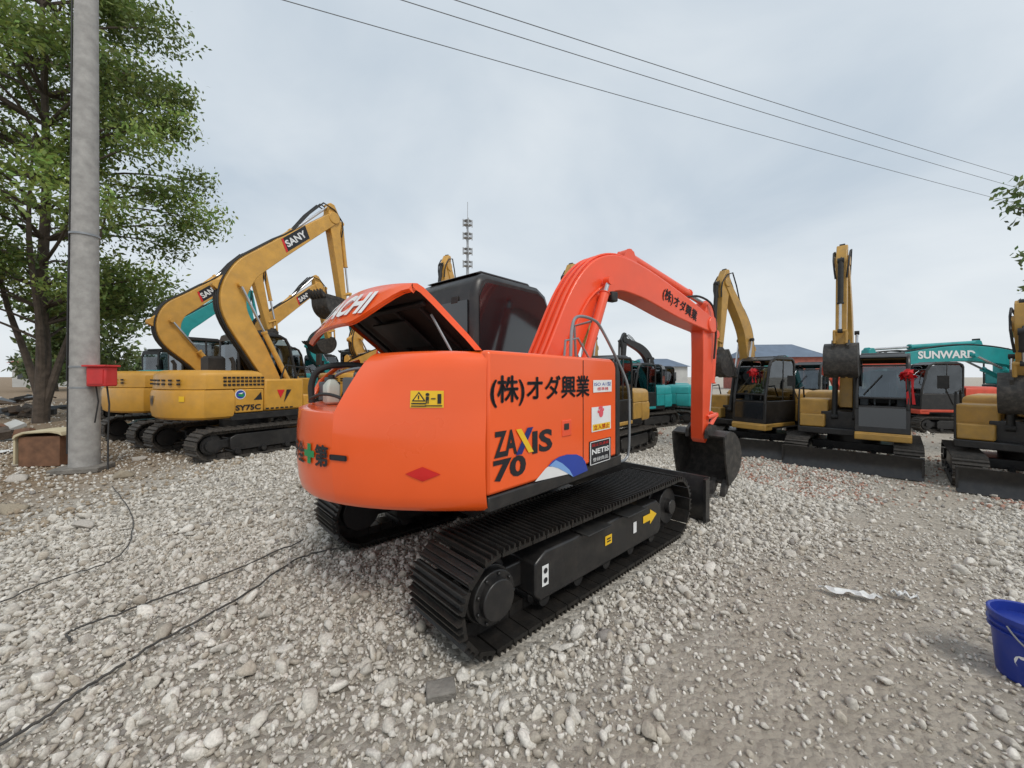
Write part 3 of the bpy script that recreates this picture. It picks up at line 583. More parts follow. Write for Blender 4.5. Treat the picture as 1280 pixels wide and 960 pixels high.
# handrail
b=MB(); b.tube([(p[0],p[1],p[2]) for p in spline([(-.36,-1.0,1.70),(-.34,-1.0,1.93),(-.26,-1.0,2.03),(-.02,-1.0,2.03),(.12,-1.0,1.96),(.39,-1.02,1.68),(.52,-1.04,1.48),(.555,-1.04,1.28),(.545,-1.04,.90),(.50,-1.03,.81),(.38,-1.02,.80)],5)],.0125,10); b.tube([(-.02,-.98,2.02),(.0,-.80,2.0),(.06,-.78,1.7)],.012,8); b.build('handrail',STEEL,main)
b=MB(); b.tube([(-.30,-.9,1.70),(-.28,-.9,1.85),(-.1,-.9,1.88),(.1,-.9,1.70)],.010,8); b.build('handrail',STEEL,main)
# ------------------------------------------------------------------ other excavators
r1=excavator('yellow excavator nearest the concrete pole with a round blue emblem on its side',-5.87,8.6,60,UPBACK,YEL,YELB,with_blade=False,bw=.30)
root,U,P,cwx,hdx,boomx,C=r1
boomtext(boomx,U,P,'SANY',.95,4.86,41.5,.62,.16,WHITE,-1,INK)
text('SY75C',lambda u,v:Vector((-.46+u,-1.006,.95+v)),.46,.11,INK,cwx,.035)
E=lambda o:(lambda x,z:Vector((x,-o,z)))
blob(E(1.001),circ(-.60,1.21,.095),WHITE,hdx); blob(E(1.004),circ(-.60,1.21,.08),BSTK,hdx); blob(E(1.007),[(-.66,1.19),(-.56,1.155),(-.53,1.21),(-.60,1.25)],GRN,hdx); blob(E(1.009),[(-.65,1.23),(-.58,1.215),(-.55,1.25)],WHITE,hdx)
blob(E(1.0),[(-.36,1.09),(-.22,1.25),(-.2,1.09)],INK,hdx); blob(E(1.0),[(.1,1.28),(.26,1.28),(.17,1.1)],RSTK,hdx); blob(E(1.0),[(.3,1.28),(.4,1.28),(.24,1.0)],INK,hdx)
b=MB()
for i in range(6): b.box((-.1+i*.1,-1.0,.9),(.06,.012,.03))
b.build('vent_grille',DARK,cwx)
def rr(y,z,off): return Vector((-1.2-.36*max(0,1-y*y)**.75-off,y,z))
text('W',lambda u,v:rr(.25-u,1.10+v,.012),.30,.20,INK,cwx,.05)
patch(lambda y,z:rr(y,z,.01),rect(-.75,-.65,1.1,1.2),YSTK,cwx)
b=MB(); b.loft([(-.62,.28),(-.30,.28),(-.30,.62),(-.62,.62)],[(1.69,0),(1.95,.0),(2.0,.04)]); b.build('air_intake_box',BLACKM,root)
r2=excavator('yellow excavator just left of the emblem-marked one, its bent boom crossing behind',-8.3,10.0,60,MIDBACK,YEL,YELB,with_blade=False); boomtext(r2[5],r2[1],r2[2],'SANY',.33,3.78,40.5,.46,.14,WHITE,-1,INK)
r3=excavator('yellow excavator mostly hidden behind the emblem-marked machine, third boom of the row',-7.75,12.6,60,MIDBACK,YEL,YELB,with_blade=False); boomtext(r3[5],r3[1],r3[2],'SANY',.90,4.28,40.5,.5,.14,WHITE,-1,INK)
excavator('teal excavator behind the yellow row at left, thin bent teal boom',-11.6,14.2,60,MIDBACK,TEAL,TEAL,with_blade=False,s=1.05)
excavator('teal excavator with dark cab just right of the concrete pole, behind the yellow row',-12.9,14.4,75,LOW,TEAL,TEAL,with_blade=False)
excavator('yellow excavator far behind the emblem-marked machine, boom leaning over the raised hood',-5.6,14.6,70,dict(MIDBACK),YEL,YELB,with_blade=False)
excavator('teal excavator in the gap behind the third yellow boom, left of the raised hood',-8.6,17.5,65,dict(MIDBACK),TEAL,TEAL,with_blade=False)
r5=excavator('yellow excavator with a low boom directly behind the open orange hood',-2.6,13.5,172,LOW,YEL,YELB,with_blade=False); boomtext(r5[5],r5[1],r5[2],'SANY',1.9,2.55,3,.55,.15,WHITE,1,INK)
excavator('yellow excavator behind the dark cab, only its boom top showing',-1.65,13.2,250,dict(FRONT,boom=[(.35,1.3,.28),(.2,2.5,.36),(.22,3.5,.42),(.4,4.2,.40),(1.0,5.25,.26)],wrist=(1.4,3.4)),YEL,YELB)
excavator('yellow excavator standing just behind the orange boom, dark cab beside the handrail',2.5,11.2,228,dict(FRONT),OCH,OCH)
r7=excavator('yellow excavator with a red rosette just right of the orange bucket',7.1,11.3,235,dict(FRONT),OCH,OCH,up_dev=-28)
r8=excavator('yellow excavator facing the camera with upright boom and a red ribboned rosette by its cab',8.44,9.6,225,dict(FRONT),OCH,OCH)
r9=excavator('yellow excavator cut off by the right edge of the photo, blade towards the camera',9.98,7.35,225,dict(FRONT,boom=[(.35,1.3,.28),(.3,1.95,.36),(.42,2.4,.42),(.8,2.7,.40),(1.75,2.95,.24)],wrist=(1.5,2.05),bang=-50),OCH,OCH,up_dev=-10)
def rosette(root,U,p,rib):
    b=MB(U); random.seed(3)
    for i in range(44):
        a=2*math.pi*i/44*3.3; ph=random.uniform(-1.2,1.2); d=Vector((math.cos(a)*math.cos(ph),math.sin(a)*math.cos(ph),math.sin(ph)))*random.uniform(.04,.11)
        c_=Vector(p)+d; t1=d.orthogonal().normalized()*.05; t2=d.cross(t1).normalized()*.045
        b.add([c_+t1,c_+t2+d*.5,c_-t1,c_-t2+d*.1],[(0,1,2,3)])
    if rib:
        for s in(-.03,.05): b.add([(p[0]+.02,p[1]+s,p[2]),(p[0]+.02,p[1]+s+.05,p[2]),(p[0]+.06,p[1]+s+.04,p[2]-rib*.5),(p[0]+.03,p[1]+s+.01,p[2]-rib*.5),(p[0]+.05,p[1]+s+.07,p[2]-rib),(p[0]+.05,p[1]+s+.02,p[2]-rib)],[(0,1,2,3),(3,2,4,5)])
    b.build('rosette',RSTK,root,recalc=False)
rosette(r7[0],r7[1],(1.14,.62,2.15),.25); rosette(r8[0],r8[1],(1.16,.93,2.08),.6)
t10=excavator('large teal excavator at the back right with white lettering on its long horizontal boom',26.6,18.5,180,dict(LOW,boom=[(.4,.95,.3),(1.2,1.42,.36),(2.2,1.60,.38),(3.2,1.58,.36),(4.75,1.38,.24)],wrist=(4.5,.5),bs=.8),TEAL,TEAL,s=1.95,with_blade=False)
boomtext(t10[5],t10[1],t10[2],'SUNWARD',3.05,1.585,1,1.40,.19,WHITE,1,None,.035)
excavator('orange red excavator behind the ribboned machine, small and far',16.4,15.0,170,dict(LOW),ROR,ROR,with_blade=False)
excavator('teal excavator between the two rosette machines, far behind',11.4,15.5,220,dict(LOW),TEAL,TEAL,with_blade=False)
excavator('teal excavator with dark raised boom, behind the orange arm at centre right',5.2,16.5,215,dict(LOW),TEAL,BLACKP,with_blade=False)
excavator('teal excavator left of the rosette machine, partly behind the orange arm',7.0,18.0,150,dict(LOW),TEAL,TEAL,with_blade=False)
excavator('yellow excavator in the gap under the orange boom, far at the back',4.3,19.0,240,dict(LOW),YEL,YELB,with_blade=False)
excavator('teal excavator half hidden under the long lettered boom at the far right',21.5,21.0,215,dict(LOW),TEAL,TEAL,with_blade=False)
excavator('dark boomed teal excavator in the far row above the orange bucket',8.2,21.5,200,dict(LOW,boom=[(.4,1.3,.3),(.5,2.0,.4),(.7,2.9,.44),(1.2,3.5,.4),(2.3,4.0,.26)],wrist=(2.4,2.0)),TEAL,BLACKP,with_blade=False)
excavator('ochre excavator in the far row between the rosette machines',13.2,19.5,230,dict(LOW),OCH,OCH,with_blade=False)
excavator('orange red excavator at the far back, right of the handrail',5.6,24.0,190,dict(LOW),ROR,ROR,with_blade=False)
# ------------------------------------------------------------------ ground
n=170
g=np.linspace(-1,1,n); sx=np.sinh(g*6.2)/np.sinh(6.2)*700; gy=np.linspace(-.35,1,n); sy=np.sinh(gy*6.2)/np.sinh(6.2)*700
X,Y=np.meshgrid(sx,sy); tt=np.clip((.8*X+.6*Y-4.2)/5.2,0,1); Z=-.5*tt*tt*(3-2*tt)
V=np.stack([X,Y,Z],-1).reshape(-1,3); idx=np.arange(n*n).reshape(n,n); Fq=np.stack([idx[:-1,:-1],idx[:-1,1:],idx[1:,1:],idx[1:,:-1]],-1).reshape(-1,4)
gm=bpy.data.materials.new('gravel_ground'); gm.use_nodes=True; nt=gm.node_tree; N=nt.nodes; L=nt.links; bs=N['Principled BSDF']; bs.inputs['Roughness'].default_value=.95
tc=N.new('ShaderNodeTexCoord')
def noise(sc,det=6,ro=.6):
    q_=N.new('ShaderNodeTexNoise'); q_.inputs['Scale'].default_value=sc; q_.inputs['Detail'].default_value=det; q_.inputs['Roughness'].default_value=ro; L.new(tc.outputs['Object'],q_.inputs['Vector']); return q_.outputs['Fac']
vor=N.new('ShaderNodeTexVoronoi'); vor.inputs['Scale'].default_value=28; L.new(tc.outputs['Object'],vor.inputs['Vector'])
vr=N.new('ShaderNodeValToRGB'); sp_=N.new('ShaderNodeSeparateColor'); L.new(vor.outputs['Color'],sp_.inputs[0]); L.new(sp_.outputs[0],vr.inputs[0])
vr.color_ramp.elements[0].color=(.30,.265,.22,1); vr.color_ramp.elements[1].color=(.58,.535,.465,1); e=vr.color_ramp.elements.new(.5); e.color=(.44,.40,.34,1)
dr=N.new('ShaderNodeValToRGB'); L.new(noise(5,9,.7),dr.inputs[0]); dr.color_ramp.elements[0].color=(.33,.285,.23,1); dr.color_ramp.elements[0].position=.3; dr.color_ramp.elements[1].color=(.55,.49,.41,1); dr.color_ramp.elements[1].position=.7
sx_=N.new('ShaderNodeSeparateXYZ'); L.new(tc.outputs['Object'],sx_.inputs[0])
def M_(op,a,b=None,c=None):
    q_=N.new('ShaderNodeMath'); q_.operation=op
    for i,v in enumerate((a,b,c)):
        if v is None: continue
        if isinstance(v,(int,float)): q_.inputs[i].default_value=v
        else: L.new(v,q_.inputs[i])
    return q_.outputs[0]
vv=M_('ADD',M_('MULTIPLY',M_('SUBTRACT',sx_.outputs[0],1.1),-.64),M_('MULTIPLY',M_('SUBTRACT',sx_.outputs[1],1.6),.77))
av=M_('ABSOLUTE',vv); av=M_('ADD',av,M_('MULTIPLY',M_('SUBTRACT',noise(1.3,6),.5),1.4))
mk=N.new('ShaderNodeMapRange'); mk.inputs[1].default_value=.85; mk.inputs[2].default_value=.35; L.new(av,mk.inputs[0])
far=N.new('ShaderNodeMapRange'); far.inputs[1].default_value=12; far.inputs[2].default_value=40; far.inputs[3].default_value=0; far.inputs[4].default_value=.7; L.new(sx_.outputs[1],far.inputs[0])
lf=N.new('ShaderNodeMapRange'); lf.inputs[1].default_value=-4.4; lf.inputs[2].default_value=-6.2; L.new(M_('ADD',sx_.outputs[0],M_('MULTIPLY',noise(.8),1.5)),lf.inputs[0])
mask=M_('MAXIMUM',M_('MAXIMUM',mk.outputs[0],far.outputs[0]),lf.outputs[0])
mx=N.new('ShaderNodeMix'); mx.data_type='RGBA'; L.new(mask,mx.inputs[0]); L.new(vr.outputs[0],mx.inputs[6]); L.new(dr.outputs[0],mx.inputs[7])
mx3=N.new('ShaderNodeMix'); mx3.data_type='RGBA'; mx3.blend_type='MULTIPLY'; L.new(lf.outputs[0],mx3.inputs[0]); L.new(mx.outputs[2],mx3.inputs[6]); mx3.inputs[7].default_value=(.60,.49,.38,1); L.new(mx3.outputs[2],bs.inputs['Base Color'])
bp=N.new('ShaderNodeBump'); bp.inputs['Strength'].default_value=.9; bp.inputs['Distance'].default_value=.03
hgt=M_('ADD',M_('MULTIPLY',vor.outputs['Distance'],-1.0),M_('MULTIPLY',noise(60,8,.7),.7)); L.new(hgt,bp.inputs['Height']); L.new(bp.outputs[0],bs.inputs['Normal'])
go=numesh('ground',V,Fq,4,gm,smooth=True); tag(go,'pale grey gravel yard surface stretching to the horizon','ground',kind='structure')
def ico(sub):
    bm=bmesh.new(); bmesh.ops.create_icosphere(bm,subdivisions=sub,radius=1); v=np.array([q_.co[:] for q_ in bm.verts]); f=np.array([[a.index for a in q_.verts] for q_ in bm.faces]); bm.free(); return v,f
def variant(sub):
    v,f=ico(sub); v=v*(1+rng.normal(0,.07,(len(v),1)))
    for k in range(11):
        nrm=rng.normal(size=3); nrm/=np.linalg.norm(nrm); d=rng.uniform(.38,.75); e=v@nrm-d; v=v-np.outer(np.maximum(e,0),nrm)
    return v*1.25,f
SV=[];SF=[];SC=[]; off=0
def nz(x,y): return np.sin(x*1.7+y*.6)+np.sin(x*.8-y*2.1+1.3)*.8+np.sin(x*3.9+y*3.1)*.5
ct,st=math.cos(R(43)),math.sin(R(43)); tcx,tcy=(S+rb*.05).x,(S+rb*.05).y
def scatter(n,y0,y1,smed,sig,smin,smax,sub,pmin=.05):
    global off
    y=np.sqrt(rng.uniform(0,1,n)*(y1*y1-y0*y0)+y0*y0); x=rng.uniform(-1,1,n)*(1.42*y+.9)
    v=np.abs((x-1.1)*-.64+(y-1.6)*.77)+nz(x,y)*.16; pr=np.clip((v-.3)/.55,pmin,1)
    pr*=np.where(x<-5.0-nz(x,y)*.4,.33,1)
    lo=(x-tcx)*ct+(y-tcy)*st; la=(x-tcx)*st-(y-tcy)*ct
    pr=np.where((np.abs(lo)<1.35)&(np.abs(np.abs(la)-.93)<.33),0,pr)
    ok=rng.uniform(0,1,n)<pr; x=x[ok];y=y[ok]; n=len(x)
    s=np.clip(np.exp(rng.normal(np.log(smed),sig,n)),smin,smax)/2
    t=np.clip((.8*x+.6*y-4.2)/5.2,0,1); z=-.5*t*t*(3-2*t)
    g_=rng.choice([0,1,2,3],n,p=[.50,.32,.15,.03]); basec=np.array([[.58,.54,.475],[.69,.65,.585],[.46,.41,.34],[.30,.275,.25]])[g_]
    br=(x>4.5)&(y>6)&(rng.uniform(0,1,n)<.25); basec[br]=[.42,.24,.18]
    lb=(x<-4.8)&(rng.uniform(0,1,n)<.4); basec[lb]=[.36,.29,.21]
    basec=basec*rng.uniform(.85,1.10,(n,1))
    var=rng.integers(0,10,n)
    for k in range(10):
        i=np.where(var==k)[0]
        if len(i)==0: continue
        vv_,ff=variant(sub); m_=len(i)
        q4=rng.normal(size=(m_,4)); q4/=np.linalg.norm(q4,axis=1)[:,None]; w,a,b_,c_=q4.T
        Rm=np.stack([1-2*(b_*b_+c_*c_),2*(a*b_-c_*w),2*(a*c_+b_*w),2*(a*b_+c_*w),1-2*(a*a+c_*c_),2*(b_*c_-a*w),2*(a*c_-b_*w),2*(b_*c_+a*w),1-2*(a*a+b_*b_)],-1).reshape(m_,3,3)
        sc=np.stack([s[i]*rng.uniform(.8,1.45,m_),s[i]*rng.uniform(.65,1.1,m_),s[i]*rng.uniform(.5,.95,m_)],-1)
        P_=np.einsum('nij,nvj->nvi',Rm,vv_[None]*sc[:,None,:])
        P_+=np.stack([x[i],y[i],z[i]+s[i]*rng.uniform(.1,.7,m_)],-1)[:,None,:]
        SV.append(P_.reshape(-1,3)); SF.append((ff[None]+(np.arange(m_)*len(vv_))[:,None,None]+off).reshape(-1,3)); SC.append(np.repeat(basec[i],len(vv_),0)); off+=m_*len(vv_)
scatter(13500,.7,4.3,.037,.38,.018,.10,2)
scatter(54000,.7,4.3,.020,.42,.008,.038,1,.32)
scatter(66000,4.3,10,.039,.38,.02,.10,1,.18)
scatter(30000,10,24,.058,.4,.03,.15,1)
go=numesh('gravel',np.concatenate(SV),np.concatenate(SF),3,STONE,np.concatenate(SC)); tag(go,'loose pale crushed stones covering the yard','gravel',kind='stuff')
def rock(p,s,c,label,name='rock'):
    v,f=variant(3); v=v*np.array(s)+np.array(p); o=numesh(name,v,f,3,STONE,np.tile(c,(len(v),1))); tag(o,label,'rock'); return o
rock((.325,1.47,.035),(.06,.042,.04),(.58,.54,.47),'largest pale stone at the bottom of the photo, right of centre')
# ------------------------------------------------------------------ trees
def leaves(clumps,per,size,base,name,parent,droop=.3):
    Vs=[];Cs=[]
    for (c,r,tone) in clumps:
        m_=int(per*(r[0]*r[1]*r[2])**(2/3)); d=rng.normal(size=(m_,3)); d/=np.linalg.norm(d,axis=1)[:,None]; rad=rng.uniform(0,1,m_)**.45
        p=np.array(c)+d*rad[:,None]*np.array(r)*(1+rng.normal(0,.16,(m_,1)))
        ax=rng.normal(size=(m_,3)); ax[:,2]-=droop; ax/=np.linalg.norm(ax,axis=1)[:,None]; up=rng.normal(size=(m_,3)); up[:,2]+=.8; s_=np.cross(ax,up); s_/=np.linalg.norm(s_,axis=1)[:,None]+1e-6
        l=size*rng.uniform(.6,1.3,(m_,1)); w=l*.44
        q_=np.stack([p,p+ax*l*.5+s_*w*.5,p+ax*l,p+ax*l*.5-s_*w*.5],1); Vs.append(q_.reshape(-1,3))
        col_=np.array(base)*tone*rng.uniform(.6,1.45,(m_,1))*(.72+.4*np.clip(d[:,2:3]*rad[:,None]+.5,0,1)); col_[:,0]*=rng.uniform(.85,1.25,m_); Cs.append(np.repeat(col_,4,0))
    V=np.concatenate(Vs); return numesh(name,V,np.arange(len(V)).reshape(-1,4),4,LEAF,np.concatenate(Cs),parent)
def tree(label,base,trunk_pts,rad,clumps,per,size,colr,group=None,stems=()):
    root=thing('tree',label,'tree',base,0,group); b=MB(); tp=spline(trunk_pts,4); k=len(tp)
    b.tube([tuple(p) for p in tp],[rad*(1-.78*i/(k-1)) for i in range(k)],10)
    for sp_ in stems:
        q_=spline(sp_,4); m_=len(q_); b.tube([tuple(p) for p in q_],[rad*.62*(1-.8*i/(m_-1)) for i in range(m_)],8)
    for c,r,t_ in clumps:
        cc=np.array(c); j=min(range(k),key=lambda i:np.linalg.norm(tp[i]-cc)+max(0,tp[i][2]-cc[2]+.6)*3); s_=np.array(tp[j]); mid=(s_+cc)/2+np.array((random.uniform(-.2,.2),random.uniform(-.2,.2),.15))*np.linalg.norm(cc-s_)*.4
        rr_=min(rad*.28,.02+.015*np.linalg.norm(cc-s_)); b.tube([tuple(p) for p in spline([s_,mid,cc],4)],[rr_*(1-.8*i/8) for i in range(9)],6)
    b.build('trunk',BARK,root); leaves(clumps,per,size,colr,'crown',root); return root
random.seed(11); cl=[]
def hw_at(z): return np.interp(z,[3,4,6,8,10,12,14,16,18],[1.4,2.6,3.9,4.6,4.5,3.9,3.2,2.4,1.2])
for i in range(140):
    z=random.uniform(3.6,17.5); h=hw_at(z); a=random.uniform(0,2*math.pi); rr_=h*math.sqrt(random.uniform(.06,1))
    s_=random.uniform(.55,1.1); cl.append(((rr_*math.cos(a),rr_*math.sin(a)*.9,z),(s_*1.15,s_*1.1,s_*.8),random.choice([.78,.9,1,1.12,1.3])))
bp_=px(62,525,13.0)
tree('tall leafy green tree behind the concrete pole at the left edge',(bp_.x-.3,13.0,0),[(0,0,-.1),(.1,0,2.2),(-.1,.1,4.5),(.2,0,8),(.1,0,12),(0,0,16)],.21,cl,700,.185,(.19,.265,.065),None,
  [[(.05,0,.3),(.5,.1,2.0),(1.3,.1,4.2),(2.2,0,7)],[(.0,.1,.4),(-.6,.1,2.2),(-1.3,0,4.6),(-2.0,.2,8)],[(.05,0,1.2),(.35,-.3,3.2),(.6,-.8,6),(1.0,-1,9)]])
cl=[((random.uniform(-2,2),random.uniform(-2,2),random.uniform(2,7)),(1.2,1.2,.9),random.choice([.8,1,1.2])) for i in range(26)]
tree('smaller green tree far behind the left tree',(-27,24,0),[(0,0,-.1),(.1,0,2),(0,0,4),(0,0,7)],.25,cl,160,.4,(.14,.20,.06))
def off_(x,y,Y,base): p=px(x,y,Y); return (p.x-base[0],p.y-base[1],p.z-base[2])
rb_=(13.4,8.8,gz(13.4,8.8)); cl=[(off_(1272,240,8.4,rb_),(.34,.4,.34),1.1),(off_(1263,258,8.4,rb_),(.24,.3,.14),1),(off_(1288,250,8.5,rb_),(.5,.5,.45),.9),(off_(1284,322,8.4,rb_),(.2,.3,.26),1),(off_(1290,362,8.4,rb_),(.28,.3,.18),.9),(off_(1278,415,8.8,rb_),(.24,.3,.12),1)]
for i in range(16): cl.append(((random.uniform(-.2,1.8),random.uniform(-1.8,-.2),random.uniform(3.2,7.5)),(.8,.8,.6),random.choice([.8,1,1.2])))
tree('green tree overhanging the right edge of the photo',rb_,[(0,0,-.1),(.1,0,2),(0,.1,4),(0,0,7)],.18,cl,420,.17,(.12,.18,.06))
for i,(x_,y_,s_) in enumerate([(-47,40,1),(-42,44,.8),(-52,46,1.2),(-36,50,.7)]):
    cl=[((random.uniform(-2.2,2.2)*s_,random.uniform(-2,2)*s_,random.uniform(1.2,4.5)*s_),(1.5*s_,1.5*s_,1.1*s_),random.choice([.75,1,1.2])) for k in range(16)]
    tree(['distant round green tree at the far left edge','small distant tree beside the far left house','tallest of the distant trees at far left','lowest distant bush right of the far left trees'][i],(x_,y_,gz(x_,y_)),[(0,0,-.1),(0,0,1),(0,0,3.5*s_)],.2,cl,60,.6,(.13,.18,.07),'distant trees at left')
# ------------------------------------------------------------------ pole, cabinet, red box
pb=px(106,588,6.45); pole=thing('utility_pole','tall round concrete utility pole at left with a red box strapped to it','pole',(pb.x,pb.y,0))
b=MB(); b.tube([(0,0,-.1),(.0,0,3),(.02,0,6),(.04,0,10)],[.188,.168,.15,.13],24); b.build('shaft',CONC,pole)
b=MB(); b.tube([(-.155,-.12,.3),(-.145,-.11,2),(-.135,-.09,4),(-.11,-.1,6),(-.09,-.1,9.5)],.013,6); b.build('cable',RUBBER,pole)
b=MB(); b.tube([(-.14,-.14,1.5),(-.12,-.14,3),(-.10,-.12,5),(-.10,-.1,7.5)],.010,6); b.build('cable',RUBBER,pole)
for z in(1.38,1.72,3.9):
    b=MB(); b.lathe([(.183,z-.015),(.183,z+.015)],(0,0,0),24); b.build('strap',STEEL,pole)
bx_,by_=.35,-.06
rx=MB(); rx.box((bx_,by_,1.56),(.32,.2,.32)); rbx=rx.build('junction_box',REDBOX,pole,bevel=.02)
rx=MB(); rx.box((bx_,by_-.01,1.735),(.38,.26,.03)); rx.build('hood',REDBOX,rbx,bevel=.006)
rx=MB(); rx.box((bx_,by_-.105,1.56),(.25,.012,.24)); rx.build('lid',REDBOX,rbx,bevel=.004)
rx=MB(); rx.tube([(bx_+.08,by_,1.41),(bx_+.12,by_,1.1),(bx_+.1,by_,.6),(bx_+.2,by_-.1,.05)],.012,6); rx.build('cable',RUBBER,rbx)
rx=MB(); rx.tube([(bx_-.1,by_,1.41),(bx_-.06,by_,1.15),(bx_-.12,by_,.8)],.01,6); rx.build('cable',RUBBER,rbx)
b=MB(Rz(R(20))); b.box((0,0,.045),(.62,.5,.09)); o=b.build('concrete_footing',SLAB,None,bevel=.02); o.location=(pb.x+.02,pb.y-.05,0); tag(o,'dark square slab lying at the foot of the concrete pole','slab')
cbp=px(66,580,6.9); cn=thing('wooden_cabinet','brown cabinet with a curved cream top beside the concrete pole','cabinet',(cbp.x,cbp.y,0),R(12))
b=MB(); b.box((0,0,.27),(.58,.5,.52)); b.build('body',WOOD,cn,bevel=.01)
b=MB(); b.prism([(-.34,.50),(-.31,.57),(-.2,.62),(.2,.64),(.33,.61),(.36,.55),(.36,.535),(.3,.57),(.18,.60),(-.18,.585),(-.28,.54),(-.31,.50)],-.30,.30); b.box((-.33,0,.3),(.03,.54,.46)); b.build('top_board',CREAM,cn,bevel=.008)
# overhead wires
for i,(a,b_) in enumerate((((355,0),(1240,250)),((503,0),(1250,232)),((570,0),(1262,222)))):
    p=px(*a,9.0);q_=px(*b_,21); d=q_-p; p2=p-d*.9; q2=q_+d*.35; pts=[]
    for k in range(41):
        t_=k/40; v=p2.lerp(q2,t_); v.z-=.35*4*t_*(1-t_)-.33; pts.append(v)
    b=MB(); b.tube(pts,.011,6); o=b.build('power_line',WIREM); tag(o,['lowest of the three overhead wires crossing the sky','middle of the three overhead wires crossing the sky','topmost of the three overhead wires crossing the sky'][i],'wire','overhead wires')
# telecom tower
tw=thing('cell_tower','distant slender grey telecom tower rising behind the dark cab','tower',(-10.3,90,gz(0,90)))
b=MB(); b.tube([(0,0,0),(0,0,24),(0,0,38.5)],[.6,.36,.2],12); b.tube([(0,0,38.5),(0,0,42.4)],.07,6); b.build('mast',TOWERM,tw)
for z in(27.5,30.5,34,37):
    b=MB(); R1=.95; b.lathe([(R1-.05,z),(R1,z),(R1,z+.12),(R1-.05,z+.12)],(0,0,0),16); b.lathe([(R1-.05,z+1.0),(R1,z+1.0),(R1,z+1.1),(R1-.05,z+1.1)],(0,0,0),16)
    for k in range(8): a=k*math.pi/4; b.tube([(.92*math.cos(a),.92*math.sin(a),z),(.92*math.cos(a),.92*math.sin(a),z+1.1)],.04,5); b.tube([(0,0,z),(.92*math.cos(a),.92*math.sin(a),z+.05)],.05,5)
    pf=b.build('platform',TOWERM,tw)
    for k in range(4): b=MB(); a=k*math.pi/2+.3; b.box((1.05*math.cos(a),1.05*math.sin(a),z+.5),(.22,.2,1.7)); b.build('antenna_panel',TOWERM,pf)
# buildings
def house(label,x,y,w,d,h,rh,rz,wm,rm):
    r=thing('house',label,'house',(x,y,gz(x,y)),R(rz)); b=MB(); b.prism([(-w/2,0),(w/2,0),(w/2,h),(-w/2,h)],-d/2,d/2); b.build('wall',wm,r)
    b=MB(); o_=.4; b.add([(-w/2-o_,-d/2-o_,h),(w/2+o_,-d/2-o_,h),(w/2+o_,d/2+o_,h),(-w/2-o_,d/2+o_,h),(-w/2+d*.35,0,h+rh),(w/2-d*.35,0,h+rh)],[(0,1,5,4),(2,3,4,5),(1,2,5),(3,0,4),(3,2,1,0)]); b.build('roof',rm,r)
    for i in range(int(w//2.6)):
        xx=-w/2+1.3+i*2.6; b=MB(); b.box((xx,-d/2-.03,h*.55),(1.3,.06,1.4)); b.build('window',GLASS,r)
    return r
house('brick house with a blue grey hipped roof behind the rosette machine',41.5,62,11.5,8,4.9,2.2,-8,BRICK,ROOFB)
house('low pale building with grey roof far behind the orange boom',24,66,9,6,3.6,1.4,0,PALEW,ROOFB)
house('small pale house at the far left beyond the trees',-66,58,9,6,3.4,1.8,10,PALEW,BRICK)
# ------------------------------------------------------------------ small things
pp=px(1291,848,2.0); bk=thing('bucket_pail','blue plastic pail at the right edge of the gravel','pail',(pp.x,pp.y,0.005))
b=MB(); b.lathe([(.0,0.004),(.118,0),(.122,.01),(.145,.30),(.153,.30),(.155,.325),(.148,.33),(.140,.325),(.116,.02),(0,.015)],(0,0,0),40)
for z,r_ in((.24,.146),(.27,.149)): b.lathe([(r_-.01,z-.008),(r_+.006,z-.004),(r_+.006,z+.004),(r_-.01,z+.008)],(0,0,0),40)
bd=b.build('pail',BLUE,bk)
b=MB(); b.tube([(.16*math.cos(a),-.02-.10*math.sin(a)*1.0,.29-.14*math.sin(a)) for a in [math.pi*k/16 for k in range(17)]],.004,6); b.build('handle',STEEL,bk)
blob(lambda u,v:Vector(((.131+.03*v/.3)*math.cos(u),(.131+.03*v/.3)*math.sin(u),.12+v)),[(R(205)+.25*math.cos(k*.5),.035*math.sin(k*.5)) for k in range(12)],WHITE,bd,'printed_mark')
def scrap(x,y,Y,w,d,rz,label):
    p=px(x,y,Y); v=[];f=[]
    for i in range(13):
        for j in range(5): e=(1-abs(i/6-1)**3*.6); v.append(((i/12-.5)*w*random.uniform(.95,1.05),(j/4-.5)*d*e*random.uniform(.5,1.3)+.02*math.sin(i*1.3),.03+random.uniform(0,.03)))
    for i in range(12):
        for j in range(4): k=i*5+j; f.append((k,k+5,k+6,k+1))
    b=MB(Matrix.Translation((p.x,p.y,gz(p.x,p.y)))@Rz(rz)); b.add(v,f); o=b.build('plastic_scrap',PAPER); tag(o,label,'scrap')
scrap(1062,750,2.74,.36,.08,R(-22),'long torn white plastic strip lying on the gravel at right')
scrap(1131,752,2.71,.14,.06,R(-45),'small white plastic piece right of the long torn strip')
scrap(15,566,7.9,.5,.25,R(10),'crumpled white plastic bag in the dirt at the left edge')
p=px(551,872,1.9); b=MB(Matrix.Translation((p.x,p.y,.03))@Rz(R(15))@Matrix.Rotation(R(8),4,'X')); b.box((0,0,0),(.14,.09,.05)); o=b.build('block',SLAB,bevel=.008); tag(o,'flat grey brown block among the stones at bottom centre','block')
def cable(pts,r,label):
    P3=[]
    for (x,y) in pts:
        Y=F*CH/(y-HY); q_=px(x,y,Y); P3.append((q_.x,q_.y,.046))
    P4=spline(P3,10); P4=[(p[0]+random.gauss(0,.003),p[1]+random.gauss(0,.003),p[2]+random.uniform(-.007,.006)) for p in P4]
    b=MB(); b.tube(P4,r,8); o=b.build('ground_cable',CABLE); tag(o,label,'cable','cables on the gravel')
cable([(-40,965),(40,920),(120,862),(210,805),(300,755),(372,705),(430,690)],.007,'thick black cable running across the gravel from the bottom left corner')
